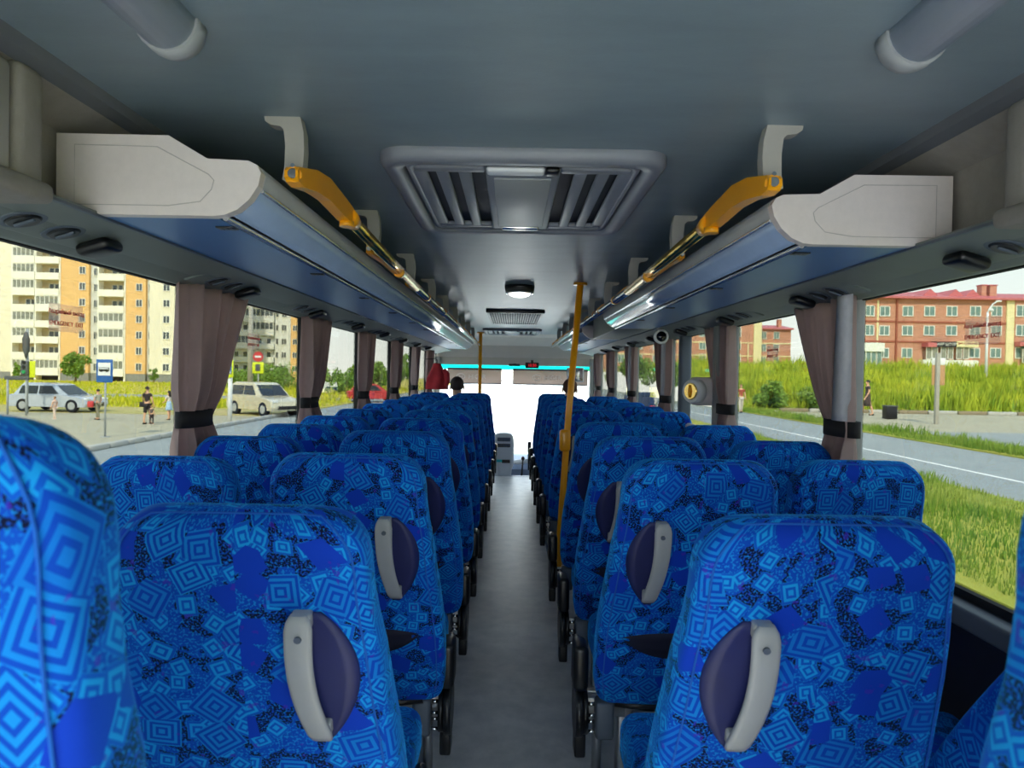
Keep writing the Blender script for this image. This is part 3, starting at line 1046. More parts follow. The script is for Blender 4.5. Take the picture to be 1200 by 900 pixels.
# ================================================================== CURTAINS
def curtain(s, y0, top_w, label, seed, lining=False):
    rnd = random.Random(seed)
    r = empty('window_curtain', (s * 1.15, y0, WB)); tag(r, label, 'curtain', 'gathered window curtains')
    zt, tie, zb = WT - .002, 1.175, 0.80
    nz, nf = 34, 120
    ph = [rnd.uniform(0, 6.28) for _ in range(6)]
    nfold = rnd.choice((4, 5, 5))
    def width(z):
        if z >= tie:
            t = (z - tie) / (zt - tie)
            return .20 + (top_w - .20) * (t ** 0.85)
        t = (tie - z) / (tie - zb)
        return .20 + .08 * math.sin(min(1, t * 1.4) * PI / 2)
    verts = []; faces = []
    for lay in (0, 1):
        for i in range(nz + 1):
            z = zb + (zt - zb) * i / nz
            w = width(z)
            tight = math.exp(-((z - tie) / .07) ** 2)
            amp = .016 + .020 * (1 - abs(w - .2) / .5)
            amp = amp * (1 - .45 * tight)
            for k in range(nf + 1):
                f = k / nf
                warp = f + .025 * math.sin(2 * PI * f * 2 + ph[0]) * math.sin(PI * f)
                y = w * warp
                a = 2 * PI * nfold * f
                x = amp * (math.sin(a + ph[1] + .5 * math.sin(a * .5 + ph[3])) + .35 * math.sin(2.3 * a + ph[2] + z * 2))
                y += .35 * amp * math.cos(a + ph[1])
                verts.append((-s * x - s * (.0025 if lay == 0 else 0), y, z - WB))
    n1 = nf + 1; N = (nz + 1) * n1
    for i in range(nz):
        for k in range(nf):
            a = i * n1 + k
            faces.append([a, a + 1, a + 1 + n1, a + n1])
            faces.append([N + a, N + a + n1, N + a + 1 + n1, N + a + 1])
    for i in range(nz):
        for k in (0, nf):
            a = i * n1 + k
            faces.append([a, a + n1, N + a + n1, N + a])
    for k in range(nf):
        for i in (0, nz):
            a = i * n1 + k
            faces.append([a, a + 1, N + a + 1, N + a])
    MB().add(verts, faces, 0, True).build('drape', M['curtain'], r)
    if lining:   # pale lining folded over the edge
        rings = []
        for i in range(18):
            z = tie + .03 + (zt - tie - .03) * i / 17
            w0 = .0 if z > tie + .1 else .02
            rings.append([(-s * (.035), -.035 + w0, z - WB), (-s * .052, .02, z - WB), (-s * .048, .075 - .02 * (i / 17), z - WB), (-s * .040, .02, z - WB)])
        MB().loft(rings).build('pale_lining', M['curtain_lining'], r)
    # black tie band
    band = []
    for zz in (tie - .028, tie + .028):
        band.append([(-s * (.04 * math.sin(a)) , .10 + .115 * math.cos(a), zz - WB) for a in [2 * PI * k / 24 for k in range(24)]])
    MB().loft(band).build('tie_band', M['cloth_black'], r)
    return r
for i, (y, w) in enumerate(((2.33, .56), (3.68, .5), (5.03, .46), (6.38, .46), (7.73, .46), (9.05, .42))):
    curtain(-1, y - .04, w, 'gathered mauve grey curtain at the left windows, %s from the camera' % ORD[i], 11 + i)
for i, (y, w) in enumerate(((2.42, .50), (3.76, .46), (5.25, .42), (6.74, .42), (8.13, .42), (9.43, .4))):
    curtain(1, y - .06, w, 'gathered mauve grey curtain at the right windows, %s from the camera' % ORD[i], 31 + i, lining=i in (0, 2, 3))

# ================================================================== EMERGENCY EXIT STICKERS
M['sticker'] = glass('translucent_sticker', (0.97, 0.92, 0.90, 1), 0.02)
_nt = M['sticker'].node_tree
_o = [n for n in _nt.nodes if n.type == 'OUTPUT_MATERIAL'][0]
_src = _o.inputs[0].links[0].from_socket
_tr = _nt.nodes.new('ShaderNodeBsdfTranslucent'); _tr.inputs[0].default_value = rgb(250, 226, 214)
_mx = _nt.nodes.new('ShaderNodeMixShader'); _mx.inputs[0].default_value = 0.16
_nt.links.new(_src, _mx.inputs[1]); _nt.links.new(_tr.outputs[0], _mx.inputs[2]); _nt.links.new(_mx.outputs[0], _o.inputs[0])
M['cyanpaint'] = mat('cyan_label', rgb(40, 200, 205), 0.5)
M['redprint'] = mat('red_print', rgb(190, 50, 45), 0.6)
def text(body, size, m, name, parent, loc, rot, align='CENTER', ext=0.0006):
    c = bpy.data.curves.new(name, 'FONT')
    c.body = body; c.size = size; c.align_x = align; c.align_y = 'CENTER'; c.extrude = ext
    c.resolution_u = 3
    t = bpy.data.objects.new('text_source', c)
    me = bpy.data.meshes.new_from_object(t)
    bpy.data.objects.remove(t)
    me.materials.clear(); me.materials.append(m)
    o = link_mesh(name, me, parent, loc)
    o.rotation_euler = rot
    return o
def sticker(s, y, z, label):
    r = empty('exit_sticker', (s * (WX + .0265), y, z)); tag(r, label, 'sticker', 'emergency exit stickers')
    MB().rbox(-.0008, .0008, -.068, .068, -.036, .036, .0003, 1).build('film', M['sticker'], r)
    rot = (PI / 2, 0, -s * PI / 2)
    text('Аварийный выход', .0165, M['redprint'], 'lettering', r, (-s * .0018, 0, .015), rot)
    text('EMERGENCY  EXIT', .0165, M['redprint'], 'lettering', r, (-s * .0018, 0, -.015), rot)
sticker(-1, 1.80, 1.475, 'red lettered emergency exit sticker on the left window closest to the camera')
sticker(-1, 3.10, 1.475, 'red lettered emergency exit sticker on the second left window')
sticker(1, 1.83, 1.487, 'red lettered emergency exit sticker on the right window closest to the camera')
sticker(1, 3.30, 1.472, 'red lettered emergency exit sticker on the second right window')

# ================================================================== POLES AND DOOR
p = empty('grab_pole', (.385, 4.36, 0)); tag(p, 'thick yellow grab pole from floor to ceiling right of the aisle', 'grab pole')
MB().tube([(-.11, 0, 0), (-.10, 0, .35), (-.06, 0, 1.1), (.0, 0, CZ)], .021, 16).build('pole', M['yellow'], p)
MB().tube([(0, 0, CZ - .014), (0, 0, CZ)], .045, 20).build('flange', M['yellow'], p)
MB().tube([(-.11, 0, 0), (-.11, 0, .014)], .045, 20).build('flange', M['yellow'], p)
MB().rbox(-.115, -.045, -.03, .03, .86, 1.0, .02, 3).build('clamp', M['yellow'], p)
p2 = empty('grab_pole', (-.50, 9.75, -.32)); tag(p2, 'thin yellow grab pole far ahead behind the driver', 'grab pole')
MB().tube([(0, 0, 0), (0, 0, CZ + .32)], .026, 12).build('pole', M['yellow'], p2)
MB().tube([(0, 0, CZ + .30), (0, 0, CZ + .32)], .05, 16).build('flange', M['yellow'], p2)
sr = empty('step_rail', (.30, 4.55, 0)); tag(sr, 'low bent yellow rail beside the door steps on the right', 'rail')
MB().tube([(.06, -.05, 0), (.02, -.05, .38), (.03, -.04, .44), (.06, -.02, .47), (.14, .0, .47)], .014, 12).build('tube', M['yellow'], sr)
struct('aisle_edge_trim', MB().rbox(.245, .262, 4.4, 8.9, 0.0, .012, .003), M['alu'], floor)

dr = empty('door_1'); dr['kind'] = 'structure'; dr['label'] = 'middle passenger door with grey posts in the right wall'
MB().rbox(WX - .075, WX + .02, 3.86, 3.95, .1, WT, .012).build('door_post', M['pillar'], dr)
MB().rbox(WX - .06, WX + .02, 4.75, 4.83, WB, WT, .02, 3).build('door_post', M['casing'], dr)
MB().rbox(WX - .05, WX + .02, 3.95, 4.75, .95, 1.0, .012).build('door_rail', M['black'], dr)
MB().tube([(1.12, 4.70, .80), (1.11, 4.6, 1.0), (1.11, 4.45, 1.03), (1.11, 3.98, 1.03)], .022, 10).build('inner_handle', M['beige'], dr)
db = empty('door_emergency_box', (1.0, 3.98, 1.185)); tag(db, 'rounded cream emergency valve box with golden dial beside the door', 'door valve')
MB().rbox(0, .17, -.05, .09, 0, .165, .04, 4).build('housing', M['beige'], db)
D = Vector((-.84, -.54, 0)); c0 = Vector((.035, -.015, .082))
MB().tube([c0, c0 + D * .05], [.074, .066], 26).build('bezel', M['white'], db)
MB().tube([c0 + D * .048, c0 + D * .058], [.05, .044], 24).build('golden_dial', M['gold'], db)
MB().tube([c0 + D * .056 + Vector((0, 0, -.035)), c0 + D * .064, c0 + D * .056 + Vector((0, 0, .035))], .009, 8).build('knob', M['yellow'], db)
cm = empty('door_camera', (.98, 4.72, 1.678)); tag(cm, 'white round door camera with black lens under the right duct', 'camera')
MB().tube([(0, .02, 0), (0, .02, -.03)], .02, 12).build('stem', M['white'], cm)
MB().tube([(0, -.035, -.055), (0, -.02, -.055), (0, .05, -.055)], [.047, .052, .04], 24).build('housing', M['white'], cm)
MB().ball((0, -.034, -.055), .036, .016, .036, 18, 10).build('lens', M['lens'], cm)

# ================================================================== FRONT OF THE BUS
def visor(x0, x1, label):
    v = empty('sun_visor', ((x0 + x1) / 2, 10.45, 1.412)); tag(v, label, 'sun visor', 'windshield sun blinds')
    w = (x1 - x0) / 2
    MB().rbox(-w, w, -.004, .004, -.215, 0, .003).build('blind', M['visor'], v)
    MB().rbox(-w, w, -.01, .01, -.228, -.212, .004).build('bottom_bar', M['casing'], v)
    MB().tube([(-w, 0, .005), (w, 0, .005)], .014, 10).build('roller', M['casing'], v)
    # oval emblem with a bar-linked double curve, then the maker's name
    cx = -.21
    MB().tube([(cx + .062 * math.cos(a), -.007, -.115 + .042 * math.sin(a)) for a in [2 * PI * k / 28 for k in range(28)]], .005, 6, closed=True).build('emblem_ring', M['white'], v)
    e = MB()
    e.tube([(cx - .032, -.007, -.092), (cx - .022, -.007, -.115), (cx - .03, -.007, -.138)], .0045, 6)
    e.tube([(cx + .032, -.007, -.092), (cx + .022, -.007, -.115), (cx + .03, -.007, -.138)], .0045, 6)
    e.tube([(cx - .022, -.007, -.115), (cx + .022, -.007, -.115)], .0045, 6)
    e.build('emblem_mark', M['white'], v)
    text('HIGER', .095, M['white'], 'lettering', v, (.04, -.007, -.118), (PI / 2, 0, 0))
M['visor'] = mat('grey_roller_blind', rgb(176, 166, 162), 0.8, noise=0.05)
_nt = M['visor'].node_tree
_tr = _nt.nodes.new('ShaderNodeBsdfTranslucent'); _tr.inputs[0].default_value = rgb(206, 192, 186)
_mx = _nt.nodes.new('ShaderNodeMixShader'); _mx.inputs[0].default_value = 0.65
_out = [n for n in _nt.nodes if n.type == 'OUTPUT_MATERIAL'][0]
_nt.links.new(_nt.nodes['Principled BSDF'].outputs[0], _mx.inputs[1]); _nt.links.new(_tr.outputs[0], _mx.inputs[2])
_nt.links.new(_mx.outputs[0], _out.inputs[0])
visor(-1.03, -.20, 'grey roller sun blind with white lettering on the left windshield half')
visor(-.03, 1.12, 'grey roller sun blind with white lettering on the right windshield half')
ck = empty('digital_clock', (.25, 10.0, 1.435)); tag(ck, 'small black digital clock with red digits above the windshield', 'clock')
MB().rbox(-.10, .10, 0, .08, 0, .085, .01).build('case', M['black'], ck)
MB().rbox(-.02, .02, .02, .06, .08, .12, .004).build('stalk', M['black'], ck)
MB().box(-.075, .075, .42, .44, .04, .08).xform(Matrix.Identity(4)).build('mount', M['black'], ck)
MB().box(-.02, .02, .06, .44, .05, .075).build('arm', M['black'], ck)
M['redled'] = emit('red_led', rgb(215, 30, 45), 0.55)
text('10:30', .056, M['redled'], 'digits', ck, (0, -.003, .042), (PI / 2, 0, 0))
ch = MB().rbox(-.09, .07, 9.9, 9.96, 1.46, 1.495, .006).rbox(-.02, .02, 9.93, 10.66, 1.475, 1.50, .004)
tag(ch.build('dash_camera', M['black']), 'small black camera bar hanging at the middle of the windshield top', 'camera')
mr = empty('inside_mirror', (.88, 9.95, 1.33)); tag(mr, 'white framed inside mirror at the top right of the windshield', 'mirror')
MB().rbox(-.125, .125, -.006, .02, -.085, .125, .018, 3).build('frame', M['white'], mr)
MB().rbox(-.11, .11, -.010, -.004, -.07, .11, .004).build('mirror_glass', M['chrome'], mr)
MB().tube([(0, .01, .12), (0, .3, .20)], .012, 8).build('arm', M['black'], mr)
# papers stuck to the windshield
for k, (u, v, w, h, lab) in enumerate(((593, 462, .20, .15, 'pale paper pass stuck high on the windshield'), (591, 474, .06, .13, 'small pinkish paper slip below the pass on the windshield'))):
    q = at(u, v, 10.75)
    o = MB().prism([(WS(q.z - h / 2) - .004, q.z - h / 2), (WS(q.z + h / 2) - .004, q.z + h / 2), (WS(q.z + h / 2) - .002, q.z + h / 2), (WS(q.z - h / 2) - .002, q.z - h / 2)], 'x', q.x - w / 2, q.x + w / 2)
    tag(o.build('paper_pass', M['sticker']), lab, 'paper')

M['dash'] = mat('blue_grey_dashboard', rgb(126, 142, 168), 0.5, noise=0.1)
ds = empty('dashboard', (0, 10.3, 0)); tag(ds, 'blue grey dashboard under the windshield', 'dashboard')
prof = [(-.55, -.32), (-.52, -.02), (-.40, .06), (.2, .10), (.62, .07), (.62, -.32)]
MB().prism(prof, 'x', -1.16, 1.16, smooth=False).build('body', M['dash'], ds)
MB().tube([(.02 + .28 * k / 8, -.50 - .10 * math.sin(k / 8 * 1.5), .08 + .05 * k / 8) for k in range(9)], .035, 10).build('curved_edge', M['white'], ds)
cs = empty('fare_console', (-.14, 9.32, -.32)); tag(cs, 'white rounded driver console with two dark displays at the aisle end', 'console')
rr = []
for z, w, d in ((0, .10, .10), (.34, .115, .11), (.36, .125, .11), (.40, .14, .11), (.70, .145, .105), (.79, .135, .10), (.83, .11, .085), (.845, .06, .05)):
    rr.append([(w * math.copysign(abs(math.cos(a)) ** .55, math.cos(a)), .12 + d * math.copysign(abs(math.sin(a)) ** .55, math.sin(a)) + z * .12, z) for a in [2 * PI * k / 28 for k in range(28)]])
MB().loft(rr).build('housing', M['white'], cs)
def face(x0, x1, z0, z1, m, n):
    yf = lambda z: .12 - .108 + z * .12
    MB().prism([(yf(z0) - .004, z0), (yf(z1) - .004, z1), (yf(z1) + .02, z1), (yf(z0) + .02, z0)], 'x', x0, x1).build(n, m, cs)
face(-.09, .09, .735, .785, M['casing'], 'display')
face(-.10, .09, .655, .70, M['black'], 'display')
for k in range(5):
    face(-.085 + .035 * k, -.06 + .035 * k, .668, .688, M['casing'], 'button')
face(-.11, -.02, .45, .485, M['cyanpaint'] if 'cyanpaint' in M else M['dash'], 'sticker')
face(-.02, .09, .44, .485, M['black'], 'slot')
lv = MB().tube([(.10, 9.45, -.32), (.12, 9.45, .02), (.13, 9.44, .16)], .012, 8).ball((.13, 9.44, .18), .025, .025, .03)
tag(lv.build('gear_lever', M['black']), 'black gear lever standing right of the white console', 'lever')
sw = empty('steering_wheel', (-.50, 9.85, .42), 0); tag(sw, 'dark steering wheel partly visible left of the console', 'steering wheel')
T = Matrix.Rotation(R(-62), 4, 'X')
MB().tube([(.23 * math.cos(2 * PI * k / 36), .23 * math.sin(2 * PI * k / 36), 0) for k in range(36)], .016, 8, closed=True).xform(T).build('rim', M['black'], sw)
MB().tube([(0, 0, -.5), (0, 0, -.02), (0, 0, .015)], [.03, .06, .05], 14).xform(T).build('hub', M['black'], sw)
for k in range(3):
    a = PI / 2 + 2 * PI * k / 3
    MB().tube([(0, 0, -.01), (.22 * math.cos(a), .22 * math.sin(a), 0)], .012, 8).xform(T).build('spoke', M['black'], sw)
# red jacket on a hook
M['jacket'] = mat('red_jacket_cloth', rgb(178, 40, 52), 0.85, noise=0.35, nscale=9, bump=0.2, bscale=40)
jk = empty('hanging_jacket', (-1.02, 8.9, 1.13)); tag(jk, 'dark red jacket hanging by the front left window', 'jacket')
rings = []
for i in range(15):
    t = i / 14
    z = .34 * (1 - t)
    w = .045 + .085 * min(1, t * 1.8)
    ring = []
    for k in range(36):
        a = 2 * PI * k / 36
        f = 1 + .18 * math.sin(5 * a + 3 * t) * min(1, t * 1.5)
        ring.append((w * f * math.cos(a), .06 * f * math.sin(a), z))
    rings.append(ring)
MB().loft(rings).build('body', M['jacket'], jk)
MB().tube([(.09, -.02, .26), (.13, -.03, .20), (.135, -.03, .10), (.12, -.02, .04)], [.03, .04, .036, .03], 10).build('sleeve', M['jacket'], jk)
MB().tube([(0, 0, .33), (0, 0, .38), (-.02, 0, .40), (-.06, 0, .395), (-.165, 0, .39)], .006, 8).build('hook', M['black'], jk)
# ================================================================== OUTSIDE
GZL = -1.10     # street level left of the bus
GZR = -0.90     # street level right of the bus
M['asphalt'] = mat('grey_asphalt', rgb(158, 164, 162), 0.9, noise=0.12, nscale=0.6, bump=0.1, bscale=30)
M['paving'] = mat('pale_paving', rgb(186, 178, 150), 0.9, noise=0.14, nscale=0.35)
M['dirt'] = mat('dry_verge', rgb(196, 178, 124), 0.95, color2=rgb(170, 165, 80), nscale=0.5)
M['turf'] = mat('meadow_ground', rgb(150, 160, 52), 0.95, color2=rgb(184, 176, 72), nscale=0.25)
M['turf_dry'] = mat('dry_meadow_ground', rgb(190, 184, 64), 0.95, color2=rgb(205, 180, 90), nscale=0.12)
M['kerb'] = mat('kerb_concrete', rgb(190, 188, 180), 0.85, noise=0.1)
M['kerb_dark'] = mat('worn_kerb_concrete', rgb(150, 136, 110), 0.85, noise=0.15)
M['paint'] = mat('white_road_paint', rgb(240, 240, 236), 0.7)
def grass_mat(name, c1, c2, c3):
    m = mat(name, c1, 0.8, color2=c2, nscale=0.35)
    nt = m.node_tree; b = nt.nodes['Principled BSDF']
    b.inputs['Specular IOR Level'].default_value = 0.1
    return m
M['grass_near'] = grass_mat('roadside_grass', rgb(106, 142, 50), rgb(150, 164, 78), None)
M['grass_bank'] = grass_mat('bank_grass', rgb(196, 200, 60), rgb(120, 152, 52), None)
M['grass_far'] = grass_mat('yellow_meadow_grass', rgb(206, 198, 50), rgb(168, 182, 48), None)


def ground(name, label, rects, m, kind='structure'):
    mb = MB()
    for x0, x1, y0, y1, z0, z1 in rects: mb.box(x0, x1, y0, y1, z0, z1)
    o = mb.build(name, m); o['kind'] = kind; o['label'] = label
    return o
M['bounce_ground'] = mat('pale_bounce_ground', rgb(232, 228, 218), 0.9, noise=0.05, nscale=0.4)  # very light ground, added to bounce sunlight into the bus
ground('ground_bounce_front', 'pale ground sheet added ahead of the windshield to throw light in', [(-2.6, 4.2, 12, 60, GZL, GZL + .015), (-9.0, 5.0, 60, 200, GZL, GZL + .015)], M['bounce_ground'])  # laid over the street, added to brighten the windshield end
ground('ground_bounce_rear', 'unseen pale ground sheet added behind the bus to bounce light in', [(-11.9, 5.0, -40, -1.3, GZL, GZL + .015)], M['bounce_ground'])  # out of view, added to light the ceiling and racks from below
floor_l = ground('ground_street', 'pale street surface ahead of and left of the bus', [(-12.2, 5.0, -40, 260, GZL - .3, GZL)], M['asphalt'])
ground('ground_paving', 'pale paving by the bus stop on the left', [(-140, -12.2, -40, 35.5, GZL - .3, GZL + .02)], M['paving'])
ground('ground_verge', 'dry verge beyond the bus stop paving on the left', [(-140, -12.2, 35.5, 41, GZL - .3, GZL + .04)], M['dirt'])
ground('ground_lane', 'thin grey side road crossing the left meadow', [(-140, -12.2, 54, 60, GZL - .3, GZL + .05)], M['asphalt'])
ground('ground_meadow', 'yellow green meadow ground in front of the left flats', [(-140, -12.2, 41, 54, GZL - .3, GZL + .04), (-140, -12.2, 60, 260, GZL - .3, GZL + .06)], M['turf_dry'])
ground('ground_roadside', 'green roadside ground right of the bus', [(5.0, 9.6, -40, 40, GZR - .5, GZR)], M['turf'])
ground('ground_road', 'grey road on the right side of the bus', [(9.6, 15.4, -40, 200, GZR - .5, GZR - .05)], M['asphalt'])
ground('ground_line', 'white line painted along the right hand road', [(11.7, 11.85, -40, 150, GZR - .05, GZR - .045)], M['paint'])
ground('ground_strip', 'narrow grass strip between right road and plaza', [(15.4, 17.0, -40, 50, GZR - .5, GZR)], M['turf'])
ground('ground_plaza', 'pale paved plaza at the foot of the right grass bank', [(17.0, 120, -40, 46.5, GZR - .5, GZR + .02)], M['paving'])
ground('ground_plaza_asphalt', 'grey asphalt band across the right plaza', [(17.0, 60, 12, 30, GZR + .02, GZR + .025)], M['asphalt'])

# grass bank on the right, rising to the brick houses
bank = MB()
bx = [15.4 + 3.0 * i for i in range(32)]
byz = [(46.5, 0), (48, .25), (52, 1.05), (58, 1.75), (63, 2.2), (69, 3.0), (74, 3.35), (84, 3.5), (140, 3.6), (260, 3.6)]
vs = [(x, y, GZR + h + .12 * math.sin(x * .6 + y)) for y, h in byz for x in bx]
fs = []
for j in range(len(byz) - 1):
    for i in range(len(bx) - 1):
        a = j * len(bx) + i
        fs.append([a, a + 1, a + 1 + len(bx), a + len(bx)])
bo = bank.add(vs, fs, 0, True).build('ground_bank', M['turf']); bo['kind'] = 'structure'; bo['label'] = 'grassy bank rising behind the right plaza'
def bank_h(y):
    for (a, ha), (b, hb) in zip(byz, byz[1:]):
        if y <= b: return ha + (hb - ha) * max(0, (y - a) / (b - a))
    return byz[-1][1]


def blades(name, label, n, sampler, hmin, hmax, width, m, seed):
    rnd = random.Random(seed)
    vs = []; fs = []
    for i in range(n):
        x, y, z, k = sampler(rnd)
        h = rnd.uniform(hmin, hmax) * k
        a = rnd.uniform(0, PI); w = width * rnd.uniform(.7, 1.4)
        dx, dy = math.cos(a) * w, math.sin(a) * w
        lx, ly = rnd.uniform(-.35, .35) * h, rnd.uniform(-.35, .35) * h
        b = len(vs)
        vs += [(x - dx, y - dy, z - .05), (x + dx, y + dy, z - .05), (x + dx * .5 + lx * .5, y + dy * .5 + ly * .5, z + h * .6), (x + lx, y + ly, z + h)]
        fs += [(b, b + 1, b + 2), (b, b + 2, b + 3)]
    me = bpy.data.meshes.new(name); me.from_pydata(vs, [], fs); me.materials.append(m); me.update()
    o = link_mesh(name, me); tag(o, label, None, None, 'stuff')
    return o
from mathutils import noise as mnoise
def s_near(r):
    y = 4 + 26 * r.random() ** 1.4
    x = r.uniform(5.2, 9.55)
    k = .5 + .9 * max(0, mnoise.noise((x * .6, y * .6, 0)) + .3)
    return x, y, GZR, k
blades('roadside_grass', 'short green grass between the bus and the right hand road', 30000, s_near, .08, .22, .012, M['grass_near'], 3)
def s_strip(r):
    x = r.uniform(15.5, 16.9); y = r.uniform(14, 48)
    return x, y, GZR, .5 + 1.3 * max(0, mnoise.noise((x * .8, y * .35, 4)) + .2)
blades('strip_grass', 'tufted grass on the narrow strip beyond the right road', 9000, s_strip, .12, .42, .02, M['grass_near'], 4)
def s_bank(r):
    y = 47 + 30 * r.random() ** 1.1
    x = 15.4 + r.random() * 62
    k = .45 + 1.1 * max(0, mnoise.noise((x * .22, y * .3, 7)) + .35)
    return x, y, GZR + bank_h(y), k
blades('bank_grass', 'tall bright green grass covering the right bank', 42000, s_bank, .5, 1.3, .06, M['grass_bank'], 5)
def s_far(r):
    y = r.choice((r.uniform(41, 54), r.uniform(60, 104)))
    x = -12.5 - r.random() * 85
    return x, y, GZL + .04, .4 + .8 * max(0, mnoise.noise((x * .1, y * .15, 2)) + .3)
blades('meadow_grass', 'yellow green meadow grass before the left apartment blocks', 26000, s_far, .25, .7, .06, M['grass_far'], 6)

# kerbs, stone by stone
me_k = MB().rbox(-.12, .12, -.48, .48, 0, .16, .02, 1).mesh('kerb_stone', M['kerb'])
k0 = empty('kerb', (-12.2, 14, GZL)); k0['kind'] = 'structure'; k0['label'] = 'concrete kerb beside the left bus stop paving'
k0.name = 'trim_3'
for i in range(24): link_mesh('kerb_stone', me_k, k0, (0, i * 1.0, 0))
me_k2 = MB().rbox(-.95, .95, -.12, .12, 0, .26, .02, 1).mesh('kerb_stone', M['kerb'])
me_k3 = MB().rbox(-.95, .95, -.12, .12, 0, .26, .02, 1).mesh('kerb_stone', M['kerb_dark'])
k1 = empty('trim_4', (19, 46.0, GZR)); k1['kind'] = 'structure'; k1['label'] = 'row of light and worn kerb stones at the foot of the bank'
for i in range(20): link_mesh('kerb_stone', me_k2 if i % 2 else me_k3, k1, (i * 2.0, 0, 0))

# ------------------------------------------------------------------ apartment block, left
M['cream'] = mat('cream_render', rgb(238, 232, 210), 0.85, noise=0.05, nscale=0.3)
M['parapet'] = mat('white_balcony_panel', rgb(246, 243, 230), 0.8, noise=0.04, nscale=0.6)
M['ochre'] = mat('ochre_render', rgb(236, 192, 128), 0.85, noise=0.06, nscale=0.3)
M['greywhite'] = mat('grey_white_render', rgb(214, 216, 212), 0.85, noise=0.06, nscale=0.3)
M['plinth'] = mat('grey_plinth', rgb(140, 142, 140), 0.9, noise=0.1)
M['pane'] = mat('window_pane', rgb(92, 100, 104), 0.15, noise=0.25, nscale=1.2)
M['pane_pale'] = mat('pale_window_pane', rgb(150, 152, 140), 0.2, noise=0.3, nscale=1.0)
M['frame'] = mat('white_window_frame', rgb(236, 236, 230), 0.6)
M['loggia'] = mat('tan_loggia_render', rgb(205, 188, 150), 0.9)  # even tan on the balcony back walls
M['redpaint'] = mat('red_sign_paint', rgb(200, 60, 60), 0.6)

WIN_CACHE = {}
def window_part(par, x, z, w, h, y, nm=2, pane='pane', key=None):
    """a window on a facade facing -y: frame with its pane as a sub-part"""
    k = (round(w, 2), round(h, 2), nm, pane)
    if k not in WIN_CACHE:
        f = MB(); t = min(.12, w * .08)
        f.box(-w / 2, w / 2, -.08, .06, h / 2 - t, h / 2).box(-w / 2, w / 2, -.14, .06, -h / 2, -h / 2 + t)
        f.box(-w / 2, -w / 2 + t, -.08, .06, -h / 2, h / 2).box(w / 2 - t, w / 2, -.08, .06, -h / 2, h / 2)
        for i in range(1, nm):
            xx = -w / 2 + w * i / nm
            f.box(xx - t * .4, xx + t * .4, -.07, .06, -h / 2 + t, h / 2 - t)
        WIN_CACHE[k] = (f.mesh('window', M['frame']), MB().box(-w / 2 + t * .5, w / 2 - t * .5, -.02, .05, -h / 2 + t * .5, h / 2 - t * .5).mesh('pane', M[pane]))
    a, b = WIN_CACHE[k]
    o = link_mesh('window', a, par, (x, y, z))
    link_mesh('pane', b, o)
    return o

